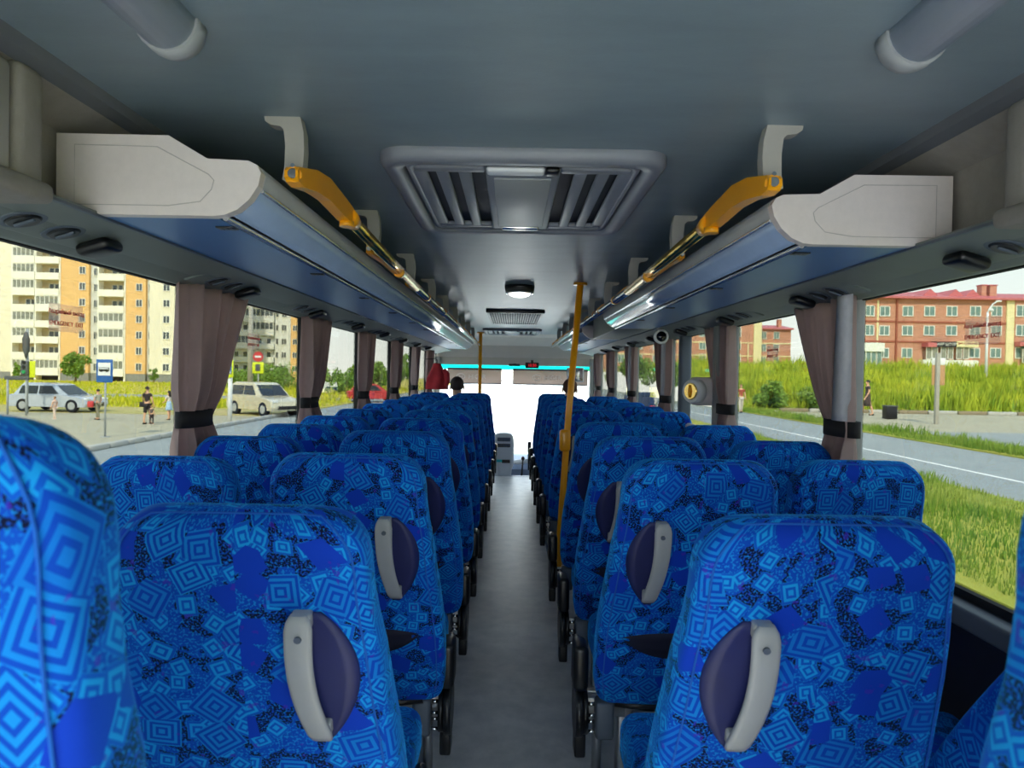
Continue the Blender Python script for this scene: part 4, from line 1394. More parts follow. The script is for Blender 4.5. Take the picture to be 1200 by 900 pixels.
YB = 112.0
def px_x(u, Y=YB): return at(u, 430, Y).x
def px_z(u, v, Y=YB): return at(u, v, Y).z
ST = 18.65 / 800 * YB                        # one storey
def apartment_block():
    r = empty('apartment_block', (px_x(100), YB, GZL)); tag(r, 'tall cream and ochre apartment block with white balconies behind the left windows', 'building')
    ox, oz = r.location.x, GZL
    top = 11 * ST + 2.0
    base = 1.35
    def seg(u0, u1, m, name, dy=0.0):
        x0, x1 = px_x(u0) - ox, px_x(u1) - ox
        MB().box(x0, x1, dy, 14, base, top).build(name, M[m], r)
        MB().box(x0, x1, dy + .05, 14, 0, base).build('plinth', M['plinth'], r)
        return x0, x1
    seg(-26, 14, 'cream', 'wall_panel', .8)
    seg(14, 70, 'loggia', 'loggia_wall', 1.3)
    seg(70, 103.5, 'ochre', 'wall_panel', 0.0)
    seg(103.5, 114.5, 'greywhite', 'wall_panel', .5)
    seg(114.5, 146.5, 'loggia', 'loggia_wall', 1.3)
    seg(146.5, 170, 'ochre', 'wall_panel', 0.0)
    seg(170, 176, 'greywhite', 'wall_panel', .5)
    seg(176, 211, 'cream', 'wall_panel', -.4)
    seg(211, 216, 'ochre', 'wall_panel', 0.4)
    for u in (14, 41.5, 69.8, 114.8, 146):
        x = px_x(u) - ox
        MB().box(x - .12, x + .12, -.15, 1.4, 0, top).build('balcony_side', M['parapet'], r)
    rnd = random.Random(3)
    zf = lambda k: px_z(40, 439.5) - oz + k * ST          # underside of storey k balcony
    for k in range(10):
        z = zf(k)
        for (u0, u1) in ((14.5, 41.2), (41.8, 69.5), (115.2, 145.6)):
            x0, x1 = px_x(u0) - ox, px_x(u1) - ox
            MB().box(x0, x1, -.35, 1.35, z, z + .14).build('balcony_floor', M['parapet'], r)
            MB().box(x0, x1, -.35, -.25, z + .14, z + 1.12).build('balcony_parapet', M['parapet'], r)
            glazed = rnd.random() < .58
            if glazed:
                window_part(r, (x0 + x1) / 2, z + 1.12 + (ST - 1.12) / 2, x1 - x0 - .1, ST - 1.14, -.2, 5, 'pane_pale')
            else:
                window_part(r, x0 + (x1 - x0) * .45, z + 1.35, .85, 1.5, 1.22, 1)
                window_part(r, x0 + (x1 - x0) * .68, z + 1.5, .75, 1.15, 1.22, 1)
        zc = z + 1.62
        window_part(r, px_x(96) - ox, zc, 1.05, 1.25, -.02)
        window_part(r, px_x(110) - ox, zc - .15, .8, 1.3, .48)
        window_part(r, px_x(162.6) - ox, zc, 1.05, 1.25, -.02)
        window_part(r, px_x(173.4) - ox, zc, .45, 1.3, .48, 1)
        window_part(r, px_x(196) - ox, zc, 1.15, 1.25, -.42)
        window_part(r, px_x(10.5) - ox, zc, .55, 1.1, .78, 1)
    MB().box(px_x(-27) - ox, px_x(217) - ox, -.5, 14, top, top + .5).build('roof_slab', M['plinth'], r)
    x = px_x(28.5) - ox                                     # dark slabs stand for the shade in the garage openings
    for (u0, u1) in ((43, 69), (116, 145)):
        MB().box(px_x(u0) - ox, px_x(u1) - ox, 1.22, 1.32, .0, 1.3).build('opening_shade_slab', M['lower'], r)
    return r
apartment_block()

YC = 140.0
def grey_block():
    r = empty('apartment_block', (px_x(300, YC), YC, GZL)); tag(r, 'grey white apartment block with long balconies seen past the first left curtain', 'building')
    ox, oz = r.location.x, GZL
    st = 15.8 / 800 * YC; top = 9 * st + 2
    def seg(u0, u1, m, dy):
        MB().box(px_x(u0, YC) - ox, px_x(u1, YC) - ox, dy, 14, 0, top).build('wall_panel', M[m], r)
    seg(236, 322, 'greywhite', 1.0); seg(322, 340, 'greywhite', 0); seg(340, 356, 'ochre', .2)
    rnd = random.Random(5)
    for k in range(9):
        z = px_z(300, 438, YC) - oz + (k - .15) * st
        for (u0, u1) in ((240, 266), (267, 293), (294, 321)):
            x0, x1 = px_x(u0, YC) - ox, px_x(u1, YC) - ox
            MB().box(x0, x1, -.3, 1.05, z, z + 1.1).build('balcony_parapet', M['greywhite'], r)
            if rnd.random() < .6:
                window_part(r, (x0 + x1) / 2, z + 1.1 + (st - 1.1) / 2, x1 - x0 - .2, st - 1.15, -.15, 5, 'pane')
            else:
                for f in (.3, .7): window_part(r, x0 + (x1 - x0) * f, z + 1.65, 1.0, 1.2, .95, 1)
        window_part(r, px_x(332.5, YC) - ox, z + 1.6, 1.15, 1.3, -.02)
        window_part(r, px_x(324.5, YC) - ox, z + 1.6, .6, 1.2, -.02, 1)
        window_part(r, px_x(345, YC) - ox, z + 1.6, 1.0, 1.2, .18)
    MB().box(px_x(235, YC) - ox, px_x(357, YC) - ox, -.3, 14, top, top + .5).build('roof_slab', M['plinth'], r)
grey_block()

# ------------------------------------------------------------------ brick houses, right
M['brick'] = mat('red_brick_wall', rgb(204, 148, 124), 0.85, noise=0.14, nscale=0.5)
M['brick_dark'] = mat('dark_red_brick_band', rgb(160, 90, 70), 0.85)
M['roof'] = mat('red_metal_roof', rgb(202, 112, 114), 0.6, noise=0.08, nscale=0.4)
M['strip'] = mat('pale_yellow_render', rgb(238, 228, 180), 0.85, noise=0.05)
M['pane_green'] = mat('green_tinted_pane', rgb(120, 150, 146), 0.15, noise=0.25, nscale=0.6)
M['white_shop'] = mat('white_shop_front', rgb(236, 238, 234), 0.6)
YR = 108.0
ZB = GZR + 3.55
def brick_house():
    r = empty('brick_house', (px_x(1080, YR), YR, ZB)); tag(r, 'three storey red brick house with red roof and shops behind the right window', 'building')
    ox, oz = r.location.x, ZB
    X = lambda u: px_x(u, YR) - ox
    Z = lambda u, v: at(u, v, YR).z - oz
    zt = Z(1080, 350.5)
    MB().box(X(998), X(1178), 0, 14, 0, zt).build('brick_wall', M['brick'], r)
    MB().box(X(1186), X(1330), -.4, 14, 0, zt).build('brick_wall', M['brick'], r)
    for a, b in ((995.5, 999), (1177, 1187)):
        MB().box(X(a), X(b), -.25, 14, 0, zt).build('pale_strip', M['strip'], r)
    MB().box(X(1048), X(1050), -.25, .1, 0, zt).build('downpipe', M['brick_dark'], r)
    for v in (377.5, 400.8):
        MB().box(X(998), X(1178), -.12, .1, Z(1080, v + 1), Z(1080, v - 1)).build('string_course', M['brick_dark'], r)
    rf = MB().prism([(-.9, zt), (-.9, zt + .3), (6.5, zt + 1.9), (14.5, zt + .3), (14.5, zt)], 'x', X(994), X(1335))
    rf.build('roof', M['roof'], r)
    for u in (1091, 1121, 1141):
        x = X(u)
        MB().prism([(x - 1.4, zt + .5), (x, zt + 1.75), (x + 1.4, zt + .5)], 'y', .6, 6).build('roof_dormer', M['roof'], r)
    for u, w in ((1016, .8), (1161, .75), (1172, 1.1)):
        x = X(u)
        MB().box(x - w / 2, x + w / 2, 2, 3.2, zt, zt + 2.6).build('chimney', M['brick'], r)
        MB().box(x - w / 2 - .1, x + w / 2 + .1, 1.9, 3.3, zt + 2.6, zt + 2.75).build('chimney_cap', M['roof'], r)
    for v, h in ((364.6, 1.65), (387.4, 1.6), (413.6, 1.6)):
        for u in (1062, 1087.4, 1113.5, 1141, 1165.8):
            if v > 400 and 1080 < u < 1135: continue
            window_part(r, X(u), Z(u, v), 1.75, h, -.02, 2, 'pane_green')
        window_part(r, X(1035), Z(1035, v), 1.65, h, -.02, 2, 'pane_green')
        if v < 400:
            window_part(r, X(1013), Z(1013, v - .5), 2.7, h + .1, -.02, 4, 'pane_green')
        for u in (1194, 1220, 1246, 1272): window_part(r, X(u), Z(u, v), 2.0, h + .2, -.42, 2, 'pane_green')
    MB().box(X(1026), X(1028), -.1, .05, Z(1027, 402), Z(1027, 352)).build('pale_strip', M['strip'], r)
    # shop fronts
    MB().box(X(1003), X(1031), -1.3, -.05, Z(1017, 412), Z(1017, 402)).build('shop_canopy', M['white_shop'], r)
    for u in (1007.5, 1013.5, 1019.5, 1026): window_part(r, X(u), Z(u, 420), .78, 2.2, -1.0, 1, 'pane_green')
    MB().box(X(1003), X(1031), -1.0, -.05, 0, Z(1017, 426)).build('shop_base', M['white_shop'], r)
    MB().box(X(1076), X(1140), -1.3, -.05, 0, Z(1108, 422)).build('shop_base', M['white_shop'], r)
    for u in (1083, 1090, 1100, 1108, 1118, 1126): window_part(r, X(u), Z(u, 413.5), .85, 2.0, -1.1, 1, 'pane_pale')
    MB().box(X(1079), X(1089), -1.8, -.05, Z(1084, 407), Z(1084, 402)).build('red_awning', M['roof'], r)
    s = MB().box(X(1089.5), X(1113), -1.5, -.05, Z(1100, 407), Z(1100, 401)).build('shop_sign', M['lower'], r)
    text('МИР ШТОР', .58, M['paint'], 'lettering', s, (X(1101), -1.53, Z(1100, 404.1)), (PI / 2, 0, 0))
    s = MB().box(X(1113.5), X(1138.5), -1.5, -.05, Z(1125, 407), Z(1125, 400.5)).build('shop_sign', M['strip'], r)
    mk = MB()
    for q in range(13):
        hgt = .2 if q in (0, 12) else .12
        mk.box(X(1115) + .235 * q, X(1115) + .235 * q + .15, -1.53, -1.49, Z(1125, 403) - hgt, Z(1125, 403) + hgt)
    mk.build('faded_marks', M['brick_dark'], s)
    MB().box(X(1186), X(1193), -1.6, -.3, Z(1190, 406), Z(1190, 401)).build('red_awning', M['roof'], r)
    MB().box(X(1193), X(1215), -1.4, -.3, Z(1205, 408), Z(1205, 400)).build('shop_canopy', M['pane_green'], r)
    for u in (1195, 1201, 1207): window_part(r, X(u), Z(u, 417), .78, 2.2, -1.0, 1, 'pane_pale')
brick_house()

YQ = 140.0
def brick_house_far():
    r = empty('brick_house', (px_x(885, YQ), YQ, ZB)); tag(r, 'farther red brick house with pale strip between the right curtains', 'building')
    ox, oz = r.location.x, ZB
    X = lambda u: px_x(u, YQ) - ox
    Z = lambda u, v: at(u, v, YQ).z - oz
    zt = Z(900, 386)
    MB().box(X(700), X(884), -3, 12, 0, zt + 4.0).build('brick_wall', M['brick'], r)
    MB().box(X(884), X(926), 0, 12, 0, zt).build('brick_wall', M['brick'], r)
    MB().box(X(876), X(885), -3.3, 3, 0, zt + 4.0).build('pale_strip', M['strip'], r)
    MB().prism([(-.6, zt), (-.6, zt + .25), (6, zt + 1.3), (12.4, zt)], 'x', X(884), X(928)).build('roof', M['roof'], r)
    MB().prism([(-3.6, zt + 4), (-3.6, zt + 4.3), (5, zt + 5.8), (12.4, zt + 4)], 'x', X(699), X(884)).build('roof', M['roof'], r)
    MB().box(X(913), X(917), 1, 2, zt, zt + 2.2).build('chimney', M['brick'], r)
    for v in (402.5, 417.5):
        MB().box(X(700), X(876), -3.12, -2.9, Z(860, v + .7), Z(860, v - .7)).build('string_course', M['strip'], r)
        MB().box(X(885), X(926), -.12, .1, Z(905, v + .7), Z(905, v - .7)).build('string_course', M['strip'], r)
    for v in (393, 407.5, 422):
        for u in (894, 909): window_part(r, X(u), Z(u, v), 1.15, 1.5, -.02, 2, 'pane_green')
        for u in (725, 745, 765, 782, 800, 818, 836, 858): window_part(r, X(u), Z(u, v - 2), 1.4, 1.7, -3.02, 2, 'pane_green')
    window_part(r, X(858), Z(858, 385), 1.2, 1.8, -3.02, 2, 'pane_green')
    MB().tube([(X(870), -3.15, Z(870, 430)), (X(870), -3.15, Z(870, 404))], .12, 8).build('downpipe', M['strip'], r)
brick_house_far()
# ------------------------------------------------------------------ street furniture, left
M['galv'] = mat('galvanised_pole', rgb(168, 172, 172), 0.5, noise=0.1)
M['concrete'] = mat('concrete_pole', rgb(176, 172, 160), 0.9, noise=0.12)
M['signblue'] = mat('sign_blue', rgb(40, 98, 168), 0.5)
M['signwhite'] = mat('sign_white', rgb(236, 238, 236), 0.5)
M['lime'] = mat('lime_yellow_board', rgb(214, 226, 30), 0.5)
M['darkgrey'] = mat('dark_grey_metal', rgb(84, 88, 88), 0.6)
M['green'] = mat('green_signal', rgb(40, 160, 90), 0.4)
M['bark'] = mat('brown_bark', rgb(104, 82, 58), 0.9, noise=0.3, nscale=6)
M['leaf'] = mat('tree_leaves', rgb(96, 138, 46), 0.7, color2=rgb(140, 166, 64), nscale=0.9)
M['leaf2'] = mat('bush_leaves', rgb(128, 156, 54), 0.7, color2=rgb(88, 126, 44), nscale=0.9)


def foot(u, v, g):
    p = on_ground(u, v, g)
    return p.x, p.y

x, y = foot(123, 513, GZL)
b = empty('bus_stop_sign', (x, y, GZL)); tag(b, 'blue bus stop sign with white bus pictogram on a thin pole', 'sign')
k = y / FPX
MB().tube([(0, 0, 0), (0, 0, 92 * k)], .035, 10).build('pole', M['galv'], b)
MB().cyl((0, 0, 0), .16, .05).build('base', M['galv'], b)
MB().rbox(-9.6 * k, 9.6 * k, -.07, -.035, 65 * k, 92 * k, .02).build('board', M['signblue'], b)
MB().box(-7.2 * k, 7.2 * k, -.08, -.071, 73 * k, 88 * k).build('white_panel', M['signwhite'], b)
g = MB().rbox(-6 * k, 6 * k, -.095, -.081, 78 * k, 82.5 * k, .03)
for q in range(5): g.box((-5.2 + 2.2 * q) * k, (-3.6 + 2.2 * q) * k, -.098, -.09, 80.4 * k, 82 * k, 1)
for q in (-3.4, 3.2): g.cyl((q * k, -.093, 78 * k), 1.0 * k, .02, 'y', 14)
g.build('bus_pictogram', [M['black'], M['signwhite']], b)

x, y = foot(268, 484, GZL)
y = 31.0; p0 = at(270, 430, y); k = y / FPX
c = empty('crossing_sign', (p0.x, y, GZL)); tag(c, 'lime bordered pedestrian crossing sign on a pale post behind the first left curtain', 'sign')
MB().tube([(0, 0, 0), (0, 0, p0.z - GZL)], .10, 12).build('post', M['signwhite'], c)
zc = at(266, 432, y).z - GZL
MB().rbox(-9 * k, 5 * k, -.16, -.11, zc - 10.5 * k, zc + 10.5 * k, .03).build('lime_board', M['lime'], c)
MB().box(-7.2 * k, 3.2 * k, -.175, -.161, zc - 6 * k, zc + 8 * k).build('blue_panel', M['signblue'], c)
MB().prism([(-6.6 * k, zc - 5 * k), (2.6 * k, zc - 5 * k), (-2 * k, zc + 6.8 * k)], 'y', -.19, -.176).build('white_triangle', M['signwhite'], c)
w = MB().ball((-2 * k, -.20, zc + 2.4 * k), .8 * k, .01, .8 * k)
w.tube([(-2 * k, -.20, zc + 1.4 * k), (-2.1 * k, -.20, zc - 1.2 * k), (-3.6 * k, -.20, zc - 4.4 * k)], .45 * k, 6)
w.tube([(-2.1 * k, -.20, zc - 1.2 * k), (-.6 * k, -.20, zc - 4.4 * k)], .45 * k, 6)
w.build('walking_figure', M['black'], c)

y = 44.0; p0 = at(294, 380, y); k = y / FPX
l = empty('street_lamp', (p0.x, y, GZL)); tag(l, 'grey concrete lamp post standing behind the pale car on the left', 'street lamp')
MB().tube([(0, 0, 0), (0, 0, 9)], [.19, .12], 12).build('post', M['concrete'], l)
MB().tube([(0, 0, 8.9), (0, -.3, 9.3), (0, -1.4, 9.6)], .05, 8).build('arm', M['galv'], l)
MB().rbox(-.14, .14, -2.1, -1.35, 9.52, 9.66, .05).build('lamp_head', M['darkgrey'], l)
p0 = at(303, 418, 43.0)
s = empty('round_prohibition_sign', (p0.x, 43.0, GZL)); tag(s, 'small red round sign above a lime board beside the lamp post', 'sign')
MB().tube([(0, 0, 0), (0, 0, p0.z - GZL + .3)], .05, 8).build('post', M['galv'], s)
MB().cyl((0, -.09, p0.z - GZL), .32, .04, 'y', 24).build('red_disc', M['redpaint'], s)
MB().box(-.2, .2, -.1, -.091, p0.z - GZL - .06, p0.z - GZL + .06).build('white_bar', M['signwhite'], s)
zc = at(303, 431, 43).z - GZL
MB().rbox(-.36, .36, -.1, -.05, zc - .36, zc + .36, .03).build('lime_board', M['lime'], s)
MB().rbox(-.15, .15, -.13, -.1, zc - .2, zc + .22, .04).build('dark_symbol', M['darkgrey'], s)

y = 33.0; p0 = at(20, 443, y); k = y / FPX
bd = empty('street_board', (p0.x, y, GZL)); tag(bd, 'long narrow grey board on two posts at the left edge', 'sign')
zb = p0.z - GZL
MB().rbox(-14.5 * k, 14 * k, -.05, .05, zb - 2.4 * k, zb + 2.4 * k, .03).build('board', M['darkgrey'], bd)
MB().tube([(-11 * k, 0, 0), (-11 * k, 0, zb)], .05, 8).build('post', M['galv'], bd)
MB().tube([(11 * k, 0, 0), (11 * k, 0, zb)], .05, 8).build('post', M['galv'], bd)
y = 34.4; p0 = at(32, 420, y); k = y / FPX
tl = empty('traffic_light', (p0.x, y, GZL)); tag(tl, 'dark traffic light with a lime backing and a hanging grey pennant at far left', 'traffic light')
MB().tube([(0, 0, 0), (0, 0, at(32, 385, y).z - GZL)], .06, 8).build('post', M['galv'], tl)
z1 = at(30, 440, y).z - GZL; z2 = at(30, 423, y).z - GZL
MB().rbox(-.22, .16, -.2, -.02, z1, z2, .05).build('housing', M['darkgrey'], tl)
MB().rbox(.17, .46, -.1, -.05, z1 - .1, z2, .04).build('lime_backing', M['lime'], tl)
for q in range(3): MB().cyl((-.03, -.2, z1 + .18 + .24 * q), .085, -.04, 'y', 14).build('signal_lens', M['green'] if q == 0 else M['black'], tl)
zt = at(32, 389, y).z - GZL; zb2 = at(32, 420, y).z - GZL
MB().loft([[(q * w_, .04 * math.sin(q * 3), z) if False else (q * w_, -.1 + t_, z) for q, t_ in ((-1, 0), (0, -.05), (1, 0), (0, .05))] for z, w_ in ((zt, .06), (zt - .35, .2), (zt - .8, .19), (zb2 + .3, .13), (zb2, .04))]).build('pennant', M['darkgrey'], tl)
y = 100; p0 = at(21, 412, y - 1)
fl_ = empty('hanging_emblem', (p0.x, YB - .35, p0.z - .9)); tag(fl_, 'small red pennant hung on a white balcony of the tall block', 'pennant')
MB().prism([(-.5, 1.3), (.5, 1.3), (.42, .35), (0, 0), (-.42, .35)], 'y', -.05, 0).build('cloth', M['redpaint'], fl_)
MB().prism([(-.22, 1.1), (.22, 1.1), (.18, .6), (0, .42), (-.18, .6)], 'y', -.08, -.05).build('white_patch', M['signwhite'], fl_)

# ------------------------------------------------------------------ trees
def tree(name, label, loc, h, r, n, seed, leafm, trunk=True, group=None, cat='tree'):
    rnd = random.Random(seed)
    t = empty(name, loc); tag(t, label, cat, group)
    if trunk:
        mb = MB().tube([(0, 0, 0), (.03 * h, 0, h * .35), (0, .02 * h, h * .8)], [.035 * h, .025 * h, .008 * h], 8)
        for q in range(5):
            a = rnd.uniform(0, 6.28); z = h * rnd.uniform(.3, .6)
            mb.tube([(.02 * h, 0, z), (r * .7 * math.cos(a), r * .7 * math.sin(a), z + h * .22)], [.014 * h, .005 * h], 6)
        mb.build('trunk', M['bark'], t)
    cl = [(Vector((rnd.gauss(0, .45) * r, rnd.gauss(0, .45) * r, h * rnd.uniform(.35, .95))), rnd.uniform(.25, .45) * r) for _ in range(16)]
    vs = []; fs = []
    s = .05 * h + .06
    for i in range(n):
        c, cr = rnd.choice(cl)
        d = Vector((rnd.gauss(0, 1), rnd.gauss(0, 1), rnd.gauss(0, 1))).normalized() * cr * rnd.uniform(.5, 1)
        p = c + d
        taper = 1 - .5 * max(0, (p.z / h - .6))
        p.x *= taper; p.y *= taper
        a = Vector((rnd.gauss(0, 1), rnd.gauss(0, 1), rnd.gauss(0, 1))).normalized()
        b_ = a.orthogonal().normalized()
        b = len(vs)
        q = s * rnd.uniform(.6, 1.2)
        vs += [p - a * q, p + b_ * q * .5, p + a * q, p - b_ * q * .5]
        fs.append((b, b + 1, b + 2, b + 3))
    me = bpy.data.meshes.new('foliage'); me.from_pydata([tuple(v) for v in vs], [], fs); me.materials.append(leafm); me.update()
    f = link_mesh('foliage', me, t); f['kind'] = 'stuff'
    return t
def tree_at(u, vb, vt, Y, wpx, g, *a, **kw):
    p = at(u, vb, Y); top = at(u, vt, Y)
    return tree(kw.pop('name', 'young_tree'), a[0], (p.x, Y, g), top.z - g, wpx / FPX * Y / 2, kw.pop('n', 1500), kw.pop('seed', 1), kw.pop('m', M['leaf']), **kw)
tree_at(88, 452, 416, 96, 34, GZL, 'young green tree in front of the ochre wall of the tall block', seed=4)
tree_at(180, 446, 432, 100, 10, GZL, 'thin low bush at the foot of the tall block right end', name='low_bush', seed=5, cat='bush', n=500)
tree_at(20, 447, 425, 98, 10, GZL, 'small slender tree at the far left foot of the block', seed=6, n=500)
tree_at(322, 452, 434, 84, 70, GZL, 'wide yellow green bush in front of the grey block', name='wide_bush', seed=7, m=M['leaf2'], cat='bush', n=2600)
tree_at(280, 452, 436, 88, 50, GZL, 'low yellow green bush left of the lamp post', name='wide_bush', seed=17, m=M['leaf2'], cat='bush', n=2000)
tree_at(392, 452, 436, 70, 44, GZL, 'dark green bush between the second and third left curtains', name='wide_bush', seed=8, cat='bush', n=2000)
tree_at(436, 452, 425, 80, 44, GZL, 'tall green tree seen past the third left curtain', seed=9, n=2200)
tree_at(468, 450, 420, 95, 40, GZL, 'tall green tree seen past the fourth left curtain', seed=10, n=2200)
tree_at(905, 474, 452, 47.5, 44, GZR, 'dark green shrub at the foot of the bank beside the third right curtain', name='wide_bush', seed=12, cat='bush', n=2200)
tree_at(962, 478, 458, 46.8, 46, GZR, 'yellow green shrub at the foot of the bank, left of the dress walker', name='wide_bush', seed=13, m=M['leaf2'], cat='bush', n=2000)
tree_at(780, 474, 428, 60, 60, GZR + 1, 'green shrub mass seen through the middle door', name='wide_bush', seed=14, m=M['leaf2'], cat='bush', n=2400)
tree_at(742, 466, 420, 75, 50, GZR + 1, 'green tree seen past the front right curtains', seed=15, n=2200)

# ------------------------------------------------------------------ cars
M['silver'] = mat('silver_car_paint', rgb(196, 204, 214), 0.25, metal=0.4, coat=0.6)
M['champagne'] = mat('pale_gold_car_paint', rgb(226, 216, 188), 0.25, metal=0.3, coat=0.6)
M['darkcar'] = mat('dark_blue_car_paint', rgb(40, 52, 76), 0.25, metal=0.3, coat=0.6)
M['carglass'] = mat('dark_car_glass', rgb(40, 48, 54), 0.08)
M['redlamp'] = mat('red_tail_lamp', rgb(190, 30, 36), 0.25)
def car(name, label, loc, rz, L, H, W, paint, suv=False):
    c = empty(name, loc, rz); tag(c, label, 'car', 'parked and passing cars')
    hl = L / 2; b = .24 * (1.25 if suv else 1)
    belt = H * .60
    prof = [(-hl, b + .12), (-hl + .03, belt * .9), (-hl + .12, belt), (hl * .38, belt), (hl * .80, belt * .88), (hl * .97, belt * .74), (hl, b + .18), (hl - .08, b), (-hl + .1, b)]
    def section(p, w, bev):
        return p
    rings = []
    for x_, s in ((-W / 2, .93), (-W / 2 + .06, .985), (-W / 2 + .2, 1), (W / 2 - .2, 1), (W / 2 - .06, .985), (W / 2, .93)):
        zc = (b + belt) / 2
        rings.append([(p[0] * (s if s > .95 else .97), x_, zc + (p[1] - zc) * s) for p in prof])
    MB().loft(rings, smooth=False).build('body', paint, c)
    rear = -hl * (.93 if suv else .86)
    cab = [(rear, belt - .02), (rear + .12 + (.0 if suv else .25), H * .93), (rear + .5, H), (hl * .02, H * .985), (hl * .16, H * .94), (hl * .50, belt - .02)]
    rings = []
    for x_, s in ((-W / 2 + .08, 0), (-W / 2 + .24, 1), (W / 2 - .24, 1), (W / 2 - .08, 0)):
        rings.append([(p[0], x_ if p[1] < belt else x_ * (1 if s else .86), p[1] if (s or p[1] < belt) else belt + (p[1] - belt) * .93) for p in cab])
    MB().loft(rings, smooth=False).build('cabin', paint, c)
    # side glass, front and rear screens
    for sy in (-1, 1):
        for a0, a1 in ((.10, .44), (.47, .80)):
            z0, z1 = belt + .03, H * .90
            xa = rear + (hl * .5 - rear) * a0; xb = rear + (hl * .5 - rear) * a1
            top_in = .05 if a1 > .6 else .0
            q = [(xa + (.16 if a0 < .2 and not suv else .02), z1), (xb - (.34 if a1 > .6 else .0), z1), (xb + (.1 if a1 > .6 else 0), z0), (xa, z0)]
            yo = sy * (W / 2 - .085); yi = sy * (W / 2 - .085) * .88
            vs = []
            for p in q:
                f = (p[1] - belt) / (H - belt)
                vs.append((p[0], yo + (yi - yo) * f + sy * .012, p[1]))
            vs += [(v[0], v[1] - sy * .03, v[2]) for v in vs]
            MB().add(vs, [(0, 1, 2, 3), (7, 6, 5, 4), (0, 4, 5, 1), (1, 5, 6, 2), (2, 6, 7, 3), (3, 7, 4, 0)]).build('side_window', M['carglass'], c)
    ws_ = MB().add([(hl * .49, -W * .40, belt + .02), (hl * .49, W * .40, belt + .02), (hl * .19, W * .36, H * .92), (hl * .19, -W * .36, H * .92),
                    (hl * .46, -W * .40, belt), (hl * .46, W * .40, belt), (hl * .16, W * .36, H * .9), (hl * .16, -W * .36, H * .9)],
                   [(0, 1, 2, 3), (7, 6, 5, 4), (0, 4, 5, 1), (1, 5, 6, 2), (2, 6, 7, 3), (3, 7, 4, 0)])
    ws_.build('front_screen', M['carglass'], c)
    rad = .33 if not suv else .37
    for sx_ in (-.60, .62):
        for sy in (-1, 1):
            wv = MB().tube([(sx_ * hl, sy * (W / 2 - .20), rad), (sx_ * hl, sy * (W / 2 + .01), rad)], rad, 20)
            w_ = wv.build('wheel', M['rubber'], c)
            MB().tube([(sx_ * hl, sy * (W / 2 - .02), rad), (sx_ * hl, sy * (W / 2 + .02), rad)], [rad * .66, rad * .6], 14).build('rim', M['galv'], w_)
    for sy in (-1, 1):
        MB().rbox(hl * .90, hl * .985, *sorted((sy * W * .30, sy * W * .47)), belt * .70, belt * .82, .02).build('headlamp', M['signwhite'], c)
        MB().rbox(-hl * 1.0, -hl * .955, *sorted((sy * W * .33, sy * W * .475)), belt * .72, belt * .92, .02).build('tail_lamp', M['redlamp'], c)
    MB().rbox(hl * .95, hl * 1.0, -W * .3, W * .3, b + .08, b + .26, .02).build('grille', M['black'], c)
    return c
p = on_ground(69, 481.5, GZL + .05)
car('silver_estate_car', 'silver estate car parked on the verge at far left', (p.x, p.y, GZL + .05), R(-4), 4.4, 1.5, 1.8, M['silver'])
p = on_ground(309, 486.5, GZL)
car('off_road_car', 'pale gold off road car beside the second left curtain', (p.x, p.y, GZL + .02), R(-38), 4.4, 1.75, 1.85, M['champagne'], True)
p = on_ground(437, 471, GZL)
car('red_hatchback', 'small red car far ahead past the third left curtain', (p.x, p.y, GZL + .02), R(20), 4.0, 1.45, 1.7, M['redpaint'])
p = on_ground(751, 489, GZR)
car('dark_saloon_car', 'dark blue car seen past the middle door on the right', (p.x, p.y, GZR - .05), R(75), 4.4, 1.45, 1.8, M['darkcar'])

# ------------------------------------------------------------------ right side street furniture
x, y = foot(1097, 497.5, GZR); k = y / FPX
b = empty('notice_post', (x, y, GZR)); tag(b, 'pale wooden post with a weathered orange notice board on the right plaza', 'sign')
h = 84 * k
MB().rbox(-.09, .09, -.09, .09, 0, h, .02).build('post', M['concrete'], b)
MB().rbox(-.22, .46, .095, .15, h * .55, h * .83, .02).build('notice_board', mat('weathered_orange_board', rgb(206, 158, 110), 0.8, noise=0.2, nscale=4), b)
MB().rbox(-.22, .46, .095, .15, h * .835, h * .93, .02).build('white_header', M['signwhite'], b)
x, y = foot(1042.5, 491.5, GZR); k = y / FPX
t = empty('litter_bin', (x, y, GZR)); tag(t, 'black square litter bin on the right plaza', 'litter bin')
MB().rbox(-6.4 * k, 6.4 * k, -.25, .25, .05, 15 * k, .03).build('body', M['black'], t)
MB().rbox(-6.8 * k, 6.8 * k, -.28, .28, 15 * k, 16.4 * k, .02).build('rim', M['darkgrey'], t)
MB().box(-.2, .2, -.15, .15, 0, .06).build('foot', M['darkgrey'], t)
y = 62.0; p0 = at(1155, 455, y); k = y / FPX; z0 = GZR + bank_h(y)
l = empty('street_lamp', (p0.x, y, z0 - .3)); tag(l, 'tall white street lamp with curved arm on the right grass bank', 'street lamp')
zt = at(1155, 366, y).z - z0 + .3
MB().tube([(0, 0, 0), (0, 0, zt)], [.13, .09], 12).build('post', M['signwhite'], l)
MB().tube([(0, 0, zt - .1), (.1, 0, zt + .25), (.45, 0, zt + .75), (.85, 0, zt + 1.0)], .06, 10).build('arm', M['signwhite'], l)
MB().rbox(.75, 1.2, -.12, .12, zt + .94, zt + 1.1, .05).build('lamp_head', M['signwhite'], l)
MB().ball((.35, 0, zt + .2), .16, .16, .16).build('camera_dome', M['signwhite'], l)

